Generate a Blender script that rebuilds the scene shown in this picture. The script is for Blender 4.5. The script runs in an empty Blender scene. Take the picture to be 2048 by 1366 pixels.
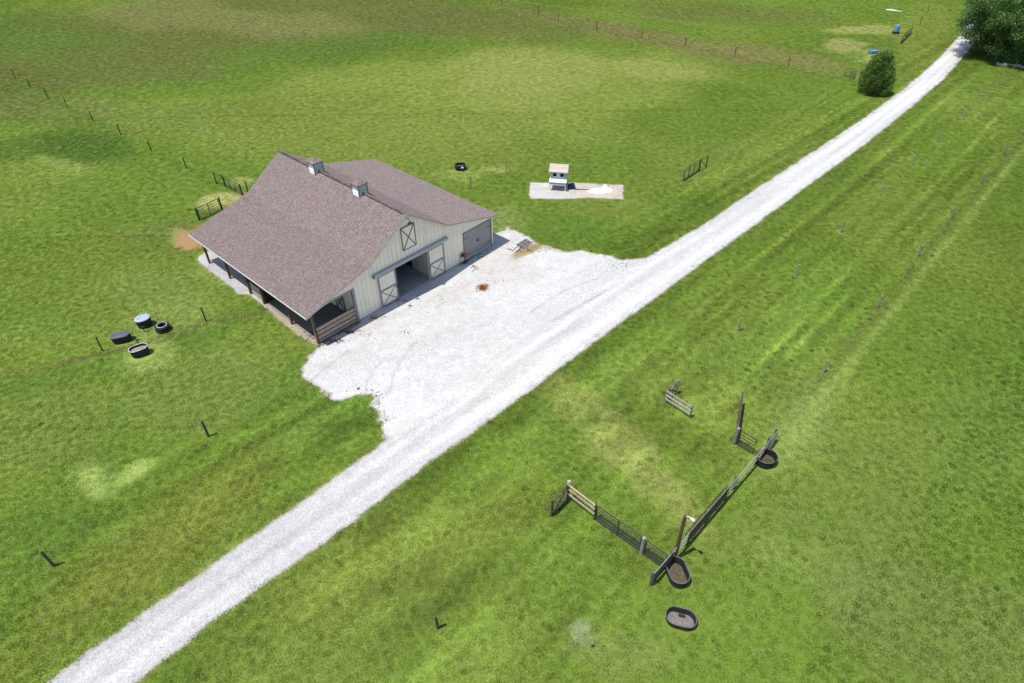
import bpy, bmesh, math, random
import numpy as np
from mathutils import Vector, Matrix, Quaternion
R = math.radians
random.seed(7); rng = np.random.default_rng(11)
scn = bpy.context.scene
COL = scn.collection

# ------------------------------------------------------------------ camera, sky, sun, exposure
F, PITCH, ROLL, CAMH = 1312.844, 0.695998, -0.0134185, 32.0
fw = Vector((0, math.cos(PITCH), -math.sin(PITCH)))
up0 = Vector((0, math.sin(PITCH), math.cos(PITCH))); rt0 = Vector((1, 0, 0))
cr, sr = math.cos(ROLL), math.sin(ROLL)
RT = cr*rt0 + sr*up0; UP = -sr*rt0 + cr*up0
cam = bpy.data.cameras.new('camera'); camo = bpy.data.objects.new('camera', cam); COL.objects.link(camo)
cam.sensor_width = 36; cam.lens = F/2048*36; cam.clip_end = 6000; cam.clip_start = 0.5
m = Matrix((RT, UP, -fw)).transposed().to_4x4(); m.translation = (0, 0, CAMH); camo.matrix_world = m
scn.camera = camo
SUN_AZ, SUN_EL = R(-153), R(70.5)
sd = Vector((math.cos(SUN_EL)*math.cos(SUN_AZ), math.cos(SUN_EL)*math.sin(SUN_AZ), math.sin(SUN_EL)))
w = bpy.data.worlds.new('World'); scn.world = w; w.use_nodes = True
nt = w.node_tree; sky = nt.nodes.new('ShaderNodeTexSky'); sky.sky_type = 'NISHITA'; sky.sun_disc = False
sky.sun_elevation = SUN_EL; sky.sun_rotation = math.atan2(sd.x, sd.y)
bg = nt.nodes['Background']; nt.links.new(sky.outputs[0], bg.inputs[0]); bg.inputs[1].default_value = 0.13
sl = bpy.data.lights.new('sun', 'SUN'); sl.energy = 4.3; sl.angle = R(0.53); sl.color = (1, .965, .9)
so = bpy.data.objects.new('sun', sl); COL.objects.link(so); so.rotation_euler = sd.to_track_quat('Z', 'Y').to_euler(); so.location = (0, 0, 60)
vs = scn.view_settings; vs.view_transform = 'Standard'; vs.look = 'None'; vs.gamma = 1; vs.exposure = 0.3; vs.use_curve_mapping = False

def G(px, py, z=0.0):
    """photo pixel (2048 wide) -> point on the level ground"""
    d = fw + RT*((px-1024)/F) + UP*((683-py)/F)
    t = (z-CAMH)/d.z
    return Vector((d.x*t, d.y*t, z))

# ------------------------------------------------------------------ numpy noise
def _h(ix, iy, s):
    n = (ix*374761393 + iy*668265263 + s*974634641) & 0xffffffff
    n = ((n ^ (n >> 13))*1274126177) & 0xffffffff
    n = n ^ (n >> 16)
    return (n & 0xffff)/65535.0
def vnoise(x, y, s=0):
    xf = np.floor(x); yf = np.floor(y); ix = xf.astype(np.int64); iy = yf.astype(np.int64)
    fx = x-xf; fy = y-yf; fx = fx*fx*(3-2*fx); fy = fy*fy*(3-2*fy)
    a = _h(ix, iy, s); b = _h(ix+1, iy, s); c = _h(ix, iy+1, s); d = _h(ix+1, iy+1, s)
    return (a*(1-fx)+b*fx)*(1-fy)+(c*(1-fx)+d*fx)*fy
def fbm(x, y, s=0, o=4):
    t = 0; a = .5; n = 0
    for k in range(o):
        t = t+a*vnoise(x*2**k+17.3*k, y*2**k-9.1*k, s+k*7); n += a; a *= .55
    return t/n
def sstep(a, b, x):
    t = np.clip((x-a)/(b-a), 0, 1); return t*t*(3-2*t)

# ------------------------------------------------------------------ materials
MATS = {}
def nodes(name):
    m = bpy.data.materials.new(name); m.use_nodes = True; return m, m.node_tree.nodes, m.node_tree.links, m.node_tree.nodes['Principled BSDF']
def mat(name, col, rough=.7, var=.15, scale=6, bump=.0, bscale=None, stretch=(1, 1, 1), metal=0, dirt=None, spec=.3, attr=None):
    if name in MATS: return MATS[name]
    m, N, L, P = nodes(name)
    tc = N.new('ShaderNodeTexCoord'); mp = N.new('ShaderNodeMapping'); mp.inputs['Scale'].default_value = stretch
    L.new(tc.outputs['Object'], mp.inputs[0])
    oi = N.new('ShaderNodeObjectInfo')
    nz = N.new('ShaderNodeTexNoise'); nz.inputs['Scale'].default_value = scale; nz.inputs['Detail'].default_value = 5; nz.inputs['Roughness'].default_value = .65
    nz.noise_dimensions = '4D'; L.new(oi.outputs['Random'], nz.inputs['W']); L.new(mp.outputs[0], nz.inputs['Vector'])
    mr = N.new('ShaderNodeMapRange'); mr.inputs['From Min'].default_value = .3; mr.inputs['From Max'].default_value = .7
    mr.inputs['To Min'].default_value = 1-var; mr.inputs['To Max'].default_value = 1+var; L.new(nz.outputs['Fac'], mr.inputs['Value'])
    mr2 = N.new('ShaderNodeMapRange'); mr2.inputs['To Min'].default_value = 1-var*.6; mr2.inputs['To Max'].default_value = 1+var*.6; L.new(oi.outputs['Random'], mr2.inputs['Value'])
    mu = N.new('ShaderNodeMath'); mu.operation = 'MULTIPLY'; L.new(mr.outputs[0], mu.inputs[0]); L.new(mr2.outputs[0], mu.inputs[1])
    vm = N.new('ShaderNodeVectorMath'); vm.operation = 'SCALE'
    if attr:
        at = N.new('ShaderNodeAttribute'); at.attribute_name = attr; L.new(at.outputs['Color'], vm.inputs[0])
    else: vm.inputs[0].default_value = col
    L.new(mu.outputs[0], vm.inputs['Scale'])
    out = vm.outputs[0]
    if dirt:
        n2 = N.new('ShaderNodeTexNoise'); n2.inputs['Scale'].default_value = dirt[1]; n2.inputs['Detail'].default_value = 6; L.new(tc.outputs['Object'], n2.inputs['Vector'])
        m2 = N.new('ShaderNodeMapRange'); m2.inputs['From Min'].default_value = .5; m2.inputs['From Max'].default_value = .72; m2.inputs['To Max'].default_value = dirt[2]; L.new(n2.outputs['Fac'], m2.inputs['Value'])
        mx = N.new('ShaderNodeMix'); mx.data_type = 'RGBA'; L.new(m2.outputs[0], mx.inputs['Factor']); L.new(out, mx.inputs[6]); mx.inputs[7].default_value = (*dirt[0], 1); out = mx.outputs[2]
    L.new(out, P.inputs['Base Color'])
    P.inputs['Roughness'].default_value = rough; P.inputs['Metallic'].default_value = metal; P.inputs['Specular IOR Level'].default_value = spec
    if bump:
        b = N.new('ShaderNodeBump'); b.inputs['Strength'].default_value = bump; b.inputs['Distance'].default_value = .02
        n3 = N.new('ShaderNodeTexNoise'); n3.inputs['Scale'].default_value = bscale or scale*4; n3.inputs['Detail'].default_value = 4; L.new(mp.outputs[0], n3.inputs['Vector'])
        L.new(n3.outputs['Fac'], b.inputs['Height']); L.new(b.outputs[0], P.inputs['Normal'])
    MATS[name] = m; return m

M_SIDING = mat('painted_siding', (.86, .775, .64), .6, .04, 1.5, .15, 30, (1, 1, .15), dirt=((.68, .60, .47), 1.1, .45))
M_GAP = mat('siding_backing', (.30, .30, .27), .8, .1)
M_TRIM = mat('grey_trim', (.25, .25, .26), .55, .1, 3, .1)
M_TRIMD = mat('dark_grey_trim', (.17, .165, .15), .6, .12, 3)
M_WHITE = mat('white_trim', (.72, .72, .70), .5, .07, 3)
M_LOUVER = mat('white_louver', (.78, .79, .80), .5, .05, 5)
M_GDOOR = mat('garage_door_paint', (.285, .28, .275), .45, .06, 1.2, .06)
M_BLACK = mat('black_iron', (.018, .018, .02), .5, .3, 10)
M_STEEL = mat('dark_tube_steel', (.045, .043, .042), .5, .3, 8, metal=.2)
M_GALV = mat('galvanised_steel', (.42, .42, .43), .45, .15, 8, metal=.5)
M_PLANKD = mat('dark_brown_plank', (.20, .14, .105), .8, .28, 3, .3, 18, (1, .2, 1))
M_POLE = mat('dark_creosote_pole', (.085, .055, .038), .85, .3, 5, .4, 20, (1, 1, .15))
M_POSTW = mat('brown_treated_post', (.16, .085, .045), .8, .3, 5, .4, 20, (1, 1, .15))
M_PLANK = mat('weathered_brown_plank', (.50, .37, .29), .8, .3, 3, .3, 18, (1, .2, 1))
M_TRACK = mat('light_grey_track', (.40, .40, .42), .5, .08, 3)
M_GREYW = mat('silvered_wood', (.22, .205, .185), .85, .25, 4, .5, 20, (.2, .2, 1), dirt=((.16, .14, .11), 3, .6))
M_DARKW = mat('dark_weathered_wood', (.10, .085, .07), .85, .35, 4, .5, 20)
M_PALEW = mat('pale_bleached_plank', (.42, .38, .33), .85, .2, 4, .4, 22, dirt=((.22, .19, .15), 4, .6))
M_GREENW = mat('lichen_green_rail', (.33, .35, .20), .85, .25, 5, .4, 20)
M_CONC = mat('concrete_floor', (.36, .35, .34), .85, .15, 1.5, .15, 40, dirt=((.24, .22, .20), 1.3, .7))
M_INT = mat('shade_dark_interior', (.028, .024, .021), .9, .3, 4)  # near-black base colour carries the deep shade of the barn interior
M_INTW = mat('white_interior_board', (.50, .49, .47), .7, .1, 2)
M_RUBBER = mat('black_rubber', (.022, .022, .025), .6, .3, 7, .2, 25, spec=.25)
M_RUBRIM = mat('worn_rubber_rim', (.10, .10, .105), .55, .3, 9)
M_WRIM = mat('pale_worn_rim', (.50, .51, .53), .55, .15, 9)
M_BLUELID = mat('blue_grey_lid', (.34, .42, .52), .45, .12, 4, dirt=((.16, .2, .26), 5, .7))
M_SLATELID = mat('slate_lid', (.075, .09, .11), .5, .25, 5)
M_SLUDGE = mat('dry_brown_sludge', (.095, .075, .05), .95, .5, 9, .6, 30, dirt=((.09, .10, .035), 7, .8))
M_SILT = mat('grey_silt', (.20, .178, .172), .95, .35, 9, .6, 30)
M_RED = mat('red_hose_reel', (.42, .02, .02), .4, .15, 8)
M_HOSE = mat('grey_hose', (.16, .17, .16), .5, .2, 20)
M_BLUE = mat('blue_plastic', (.11, .24, .38), .4, .2, 6)
M_DBLUE = mat('dark_blue_plastic', (.012, .018, .06), .4, .3, 6)
M_SHEET = mat('dusty_white_sheet', (.55, .55, .52), .7, .1, 4, .3, 9)
M_TARP = mat('white_tarp', (.80, .80, .79), .6, .04, 4, .3, 9)
M_COOPW = mat('coop_white_board', (.68, .68, .67), .65, .1, 5)
M_COOPG = mat('coop_grey_board', (.40, .41, .42), .7, .15, 5)
M_COOPR = mat('coop_shingle', (.50, .43, .37), .9, .2, 10, .5)
M_LAMPH = mat('pale_lamp_head', (.62, .52, .56), .5, .1, 6)
M_BARK = mat('bark', (.07, .055, .045), .95, .35, 8, .8)
M_ROCK = mat('pale_rock', (.36, .33, .30), .95, .25, 5, .7)
M_GLASS = mat('pale_window_film', (.42, .48, .47), .25, .08, 3, spec=.5)
M_RUSTY = mat('rusty_iron', (.035, .024, .02), .8, .4, 12)
M_LEAFLIT = mat('rust_leaf_litter', (.34, .17, .06), .9, .4, 20)
M_SHING = mat('asphalt_shingle', None, .95, .12, 30, .5, 120, attr='Col', spec=.15)
M_ROOFD = mat('roof_deck', (.14, .11, .105), .9, .15)
M_DARKSLOT = mat('vent_and_shade_black', (.01, .01, .012), .9, .1)

# ------------------------------------------------------------------ mesh helpers
class MB:
    def __init__(s): s.v = []; s.f = []
    def add(s, vs_, fs):
        o = len(s.v); s.v += [tuple(p) for p in vs_]; s.f += [tuple(i+o for i in f) for f in fs]; return s
    def box(s, x0, x1, y0, y1, z0, z1, b=0.0):
        if b <= 0:
            return s.add([(x, y, z) for z in (z0, z1) for y in (y0, y1) for x in (x0, x1)],
                         [(0, 2, 3, 1), (4, 5, 7, 6), (0, 1, 5, 4), (2, 6, 7, 3), (0, 4, 6, 2), (1, 3, 7, 5)])
        # chamfered upright edges and top
        def ring(i, z): return [(x0+i+b, y0+i, z), (x1-i-b, y0+i, z), (x1-i, y0+i+b, z), (x1-i, y1-i-b, z), (x1-i-b, y1-i, z), (x0+i+b, y1-i, z), (x0+i, y1-i-b, z), (x0+i, y0+i+b, z)]
        return s.loft([ring(0, z0), ring(0, z1-b), ring(b, z1)])
    def loft(s, rings, cap=True):
        n = len(rings[0]); vs_ = [p for r in rings for p in r]; fs = []
        for k in range(len(rings)-1):
            for i in range(n):
                j = (i+1) % n; fs.append((k*n+i, k*n+j, (k+1)*n+j, (k+1)*n+i))
        if cap: fs.append(tuple(range(n-1, -1, -1))); fs.append(tuple((len(rings)-1)*n+i for i in range(n)))
        return s.add(vs_, fs)
    def bar(s, a, b, wx, wy, upv=(0, 0, 1)):
        """rectangular bar from a to b; wx across, wy along upv"""
        a = Vector(a); b = Vector(b); d = (b-a).normalized(); u = Vector(upv)
        if abs(d.dot(u)) > .98: u = Vector((0, 1, 0))
        x = d.cross(u).normalized(); y = x.cross(d).normalized()
        r = lambda p: [p-x*wx/2-y*wy/2, p+x*wx/2-y*wy/2, p+x*wx/2+y*wy/2, p-x*wx/2+y*wy/2]
        return s.loft([r(a), r(b)])
    def tube(s, pts, rad, n=6, cap=True):
        pts = [Vector(p) for p in pts]; rads = rad if isinstance(rad, (list, tuple)) else [rad]*len(pts); rings = []
        for i, p in enumerate(pts):
            d = (pts[min(i+1, len(pts)-1)]-pts[max(i-1, 0)]).normalized(); u = Vector((0, 0, 1)) if abs(d.z) < .9 else Vector((1, 0, 0))
            x = d.cross(u).normalized(); y = x.cross(d)
            rings.append([p+(x*math.cos(2*math.pi*k/n)+y*math.sin(2*math.pi*k/n))*rads[i] for k in range(n)])
        return s.loft(rings, cap)
    def prism(s, poly, axis, t0, t1):
        """poly of 2-tuples extruded along axis ('x','y','z')"""
        def P(p, t): return {'x': (t, p[0], p[1]), 'y': (p[0], t, p[1]), 'z': (p[0], p[1], t)}[axis]
        return s.loft([[P(p, t0) for p in poly], [P(p, t1) for p in poly]])
    def build(s, name, material, parent=None, smooth=False, loc=None, fixn=True):
        me = bpy.data.meshes.new(name); me.from_pydata(s.v, [], s.f)
        if fixn:
            bm = bmesh.new(); bm.from_mesh(me); bmesh.ops.recalc_face_normals(bm, faces=bm.faces); bm.to_mesh(me); bm.free()
        if smooth: me.polygons.foreach_set('use_smooth', [True]*len(me.polygons))
        me.materials.append(material); me.update()
        o = bpy.data.objects.new(name, me); COL.objects.link(o)
        if parent: o.parent = parent
        if loc: o.location = loc
        return o
def tag(o, label, cat, group=None):
    o['label'] = label; o['category'] = cat
    if group: o['group'] = group
    return o
def thing(name, label, cat, loc=(0, 0, 0), rz=0, group=None):
    o = bpy.data.objects.new(name, None); COL.objects.link(o); o.location = loc; o.rotation_euler = (0, 0, rz); o.empty_display_size = .2
    return tag(o, label, cat, group)
def inst(src, parent, loc=(0, 0, 0), rot=(0, 0, 0), scale=None):
    c = src.copy(); COL.objects.link(c); c.parent = parent; c.location = loc; c.rotation_euler = rot
    if scale: c.scale = scale
    return c
def copy_tree(o, parent=None):
    c = o.copy(); COL.objects.link(c)
    if parent: c.parent = parent
    for ch in list(o.children): copy_tree(ch, c)
    return c

# ------------------------------------------------------------------ layout of gravel areas (ground plane polygons)
def gp(L): return np.array([G(*p)[:2] for p in L])
road_l = [(60, 1385), (210, 1278), (400, 1145), (600, 1003), (740, 903), (790, 866), (900, 790), (1060, 670), (1254, 534), (1344, 486), (1404, 450), (1524, 369), (1624, 304), (1724, 238), (1804, 179), (1864, 129), (1896, 96), (1922, 66), (1940, 36), (1953, 10), (1966, -25), (1985, -70)]
road_r = [(255, 1385), (400, 1265), (520, 1176), (700, 1050), (850, 933), (1024, 810), (1209, 671), (1304, 602), (1424, 513), (1524, 440), (1614, 374), (1724, 294), (1824, 214), (1884, 163), (1924, 118), (1952, 84), (1972, 48), (1984, 15), (1998, -25), (2018, -70)]
ext0 = (-240, 1600), (-60, 1620)
ROADP = gp(road_l + road_r[::-1])
a0 = gp([road_l[0], road_l[2]]); b0 = gp([road_r[0], road_r[2]])
pl = a0[0]+(a0[0]-a0[1])*1.6; pr = b0[0]+(b0[0]-b0[1])*1.6
ROADP = np.vstack([[pl], ROADP, [pr]])
YARDP = gp([(780, 885), (766, 870), (765, 845), (753, 826), (741, 815), (748, 787), (738, 786), (722, 792), (700, 797), (668, 801), (650, 785), (622, 771), (610, 752), (606, 735), (612, 714), (630, 697), (646, 682),
            (700, 610), (860, 520), (985, 470), (1000, 462), (1014, 455), (1042, 467), (1061, 477), (1082, 488), (1110, 498), (1136, 502), (1183, 503), (1214, 512), (1246, 520), (1290, 515), (1290, 600), (1060, 740), (850, 880)])
BX, BY, BYAW = -8.2192, 45.3076, 0.818882
def bw(u, v): c, s = math.cos(BYAW), math.sin(BYAW); return (BX+u*c-v*s, BY+u*s+v*c)
APRONP = np.array([bw(*p) for p in [(-9.75, -.25), (-10.0, 2.5), (-9.95, 4.5), (-9.75, 6.4), (-9.72, 7.4), (-9.75, 9.7), (-10.25, 10.4), (-10.1, 12.6), (-10.05, 14.0), (-10.15, 16.5), (-9.9, 18.2), (-9.0, 18.8), (-6.5, 18.6), (-5.6, 17.4), (-5.6, .1), (-5.7, -.3)]])
PADP = gp([(1060, 365), (1059, 397), (1120, 398), (1180, 396), (1246, 399), (1247, 370), (1150, 366)])
def polysd(P, x, y):
    """signed distance to polygon, negative inside"""
    d = np.full(x.shape, 1e9); inside = np.zeros(x.shape, bool); n = len(P)
    for i in range(n):
        ax, ay = P[i]; bx_, by_ = P[(i+1) % n]; ex, ey = bx_-ax, by_-ay
        t = np.clip(((x-ax)*ex+(y-ay)*ey)/(ex*ex+ey*ey+1e-12), 0, 1)
        d = np.minimum(d, (x-ax-t*ex)**2+(y-ay-t*ey)**2)
        c = ((ay > y) != (by_ > y)) & (x < ex*(y-ay)/(ey if abs(ey) > 1e-12 else 1e-12)+ax)
        inside ^= c
    d = np.sqrt(d); return np.where(inside, -d, d)
def sd_drive(x, y):
    a = polysd(ROADP, x, y)+(fbm(x*.9, y*.9, 3, 3)-.5)*.28
    b = polysd(YARDP, x, y)+(fbm(x*.8, y*.8, 5, 3)-.5)*.7+(fbm(x*2.6, y*2.6, 6, 3)-.5)*.55
    return np.minimum(a, b)

# ------------------------------------------------------------------ pasture colour (bare, dry and lush patches of the field itself)
BASE = np.array([.105, .158, .023]); LIME = np.array([.152, .194, .038]); DARK = np.array([.074, .128, .020]); OLIVE = np.array([.112, .124, .036])
STRAW = np.array([.30, .30, .11]); PALE = np.array([.185, .245, .060]); BROWN = np.array([.150, .138, .052]); SOIL = np.array([.26, .15, .08]); GREY = np.array([.130, .165, .045])
def blob_w(x, y, px, py, rx, ry, rot=0, warp=.7, sc=.12, seed=0, soft=.6):
    c = G(px, py); ca, sa = math.cos(R(rot)), math.sin(R(rot))
    A = G(px+rx*ca, py+rx*sa)-c; B = G(px-ry*sa, py+ry*ca)-c
    det = A.x*B.y-A.y*B.x; dx = x-c.x; dy = y-c.y
    a = (dx*B.y-dy*B.x)/det; b = (A.x*dy-A.y*dx)/det
    d = np.sqrt(a*a+b*b)+(fbm(x*sc, y*sc, 40+seed, 4)-.5)*warp*2
    return 1-sstep(1-soft*.6, 1+soft*.6, d)
def line_w(x, y, pts, width, warp=.5):
    P = [G(*p) for p in pts]; d = np.full(x.shape, 1e9)
    for a, b in zip(P[:-1], P[1:]):
        ex, ey = b.x-a.x, b.y-a.y; t = np.clip(((x-a.x)*ex+(y-a.y)*ey)/(ex*ex+ey*ey), 0, 1)
        d = np.minimum(d, np.hypot(x-a.x-t*ex, y-a.y-t*ey))
    d = d/width+(fbm(x*.5, y*.5, 77, 3)-.5)*warp*2
    return 1-sstep(.5, 1.2, d)
_ra = G(1000, 810); _rb = G(1760, 280); RD = (_rb-_ra).normalized(); RN = Vector((-RD.y, RD.x, 0))
TAN = np.array([.195, .220, .058]); VERGE = np.array([.140, .168, .030])
BLOBS = [  # px,py,rx,ry,rot,colour,strength,warp,scale
 (300, 60, 700, 75, -4, OLIVE, .75, .6, .05), (430, 35, 260, 30, 5, STRAW*.62, .55, .7, .06), (90, 90, 260, 60, 10, DARK*1.15, .6, .6, .05), (40, 170, 120, 60, 0, OLIVE*.85, .6, .6, .08),
 (620, 100, 420, 28, -8, DARK*1.1, .6, .7, .06), (900, 45, 320, 30, 6, OLIVE, .7, .6, .06),
 (950, 190, 430, 95, -6, LIME*1.06, .85, .5, .05), (1040, 140, 150, 55, 0, TAN*1.08, .75, .5, .07), (1330, 140, 120, 24, 4, TAN*1.08, .75, .5, .08), (700, 165, 120, 40, -10, LIME*1.12, .6, .6, .07), (860, 150, 130, 26, -12, LIME*1.1, .5, .6, .08),
 (1500, 40, 330, 45, 3, BASE*1.1, .6, .5, .06), (1420, 25, 240, 22, 4, OLIVE, .6, .6, .08), (1330, 78, 170, 16, 14, BROWN, .75, .7, .12), (1560, 116, 170, 15, 10, BROWN*1.1, .7, .7, .12), (1160, 48, 160, 14, 12, BROWN*.95, .6, .6, .1),
 (1740, 60, 90, 9, 0, STRAW, .6, .8, .2), (1690, 95, 45, 14, 0, STRAW*.9, .65, .8, .2), (1745, 110, 45, 16, 0, STRAW*.85, .7, .8, .2), (1710, 112, 26, 12, 0, DARK*1.3, .7, .6, .2),
 (520, 220, 330, 26, -7, LIME*.85, .6, .7, .07), (250, 140, 200, 40, -5, OLIVE*1.02, .6, .8, .07), (120, 215, 180, 34, 0, OLIVE*1.1, .5, .8, .08),
 (160, 292, 105, 34, 4, DARK*.9, .95, .6, .12), (40, 300, 110, 24, -12, DARK*.95, .7, .7, .1), (110, 325, 60, 12, 15, PALE, .6, .9, .15), (700, 260, 260, 60, 0, LIME*.92, .5, .6, .06), (330, 240, 200, 30, 10, PALE*.8, .35, .7, .08),
 (470, 370, 130, 40, 20, DARK*1.25, .4, .8, .12), (455, 395, 46, 14, -12, STRAW, .85, .7, .25), (490, 362, 32, 8, 0, STRAW*.9, .6, .7, .3), (330, 470, 70, 30, 0, BROWN*.95, .5, .9, .15), (420, 445, 60, 6, -25, SOIL*.85, .5, .6, .3),
 (280, 440, 130, 50, 20, DARK*1.2, .55, .8, .1), (150, 560, 260, 130, 0, LIME*.8, .45, .7, .05), (60, 520, 150, 90, 0, BASE*1.15, .5, .7, .06), (330, 590, 110, 50, 10, PALE*.85, .45, .8, .12), (430, 545, 60, 26, 30, PALE, .7, .6, .2),
 (470, 640, 200, 26, -18, DARK*1.15, .75, .7, .1), (200, 735, 220, 20, -14, DARK*1.15, .65, .7, .1), (60, 640, 120, 40, -5, DARK*1.3, .4, .8, .1), (292, 714, 72, 38, -6, PALE*1.08, .95, .5, .2), (300, 690, 36, 18, 0, PALE*1.12, .7, .6, .2), (330, 630, 80, 34, -8, PALE*.92, .5, .8, .2),
 (430, 770, 170, 70, -10, PALE*.72, .55, .8, .15), (190, 957, 50, 30, 40, PALE*1.2, 1.0, .6, .25), (265, 945, 48, 17, -28, PALE*1.2, 1.0, .6, .25), (90, 860, 150, 90, 0, PALE*.6, .4, .9, .1), (60, 1080, 150, 60, -20, DARK, .55, .8, .1),
 (430, 985, 260, 60, -38, VERGE, .6, .8, .15), (250, 1150, 300, 60, -38, VERGE*.95, .55, .8, .15), (640, 1180, 200, 60, -38, VERGE*.95, .5, .8, .15), (900, 1080, 200, 60, -30, VERGE*.92, .5, .8, .15), (640, 830, 90, 45, -20, DARK*1.2, .6, .8, .15), (560, 760, 80, 30, -40, DARK*1.2, .5, .8, .15),
 (1200, 850, 120, 45, 45, TAN, .55, .9, .4), (1290, 950, 150, 30, 42, TAN*1.05, .6, .9, .5), (1130, 790, 70, 34, 20, TAN, .5, .9, .5), (1370, 1020, 60, 26, 40, TAN, .5, .9, .5), (1330, 860, 110, 34, 20, BASE*.80, .75, .6, .15), (1230, 900, 60, 20, 42, TAN*1.2, .5, .9, .7), (1180, 830, 30, 12, 42, DARK, .5, 1.0, .9), (1120, 850, 60, 20, 30, DARK*1.1, .4, 1.0, .8), (1220, 1060, 140, 70, 30, BASE*.9, .6, .8, .12), (1430, 800, 70, 50, 0, LIME*.85, .55, .9, .25),
 (1540, 1040, 150, 60, -30, PALE*.72, .45, .9, .15), (1590, 1120, 130, 40, 20, PALE*.85, .45, 1.0, .3), (1760, 1100, 120, 140, 0, PALE*.68, .45, 1.0, .12), (1900, 900, 220, 120, -20, PALE*.62, .4, 1.0, .1), (1600, 850, 60, 90, 35, PALE*.85, .55, .6, .15), (1900, 1250, 250, 110, 0, GREY, .5, .9, .1), (1450, 1250, 160, 60, 0, BASE*1.12, .5, .8, .12),
 (1165, 1262, 22, 18, 0, np.array([.33, .36, .24]), .5, 1.2, 1.2), (1240, 1310, 90, 40, 0, GREY*1.15, .5, 1.0, .3), (1000, 1180, 200, 70, -30, BASE*.92, .5, .8, .12), (760, 1230, 200, 60, -36, LIME*.72, .45, .8, .12),
 (1500, 420, 300, 16, -36, LIME*.9, .5, .5, .1), (1150, 460, 120, 30, 5, DARK*1.15, .6, .8, .2), (1300, 460, 100, 30, -20, BASE*.95, .5, .7, .2), (1010, 440, 40, 26, 0, GREY*1.2, .6, .6, .3), (915, 350, 42, 12, 0, PALE, .6, .7, .3), (980, 340, 30, 6, 0, STRAW, .5, .7, .4),
 (371, 478, 33, 19, 20, SOIL, .85, .6, .35),
 (1850, 60, 60, 50, -60, LIME*1.0, .65, .4, .1), (2020, 900, 120, 200, 0, DARK*1.3, .35, .9, .1), (1640, 620, 110, 70, -40, DARK*1.25, .45, .9, .12),
]
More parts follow.
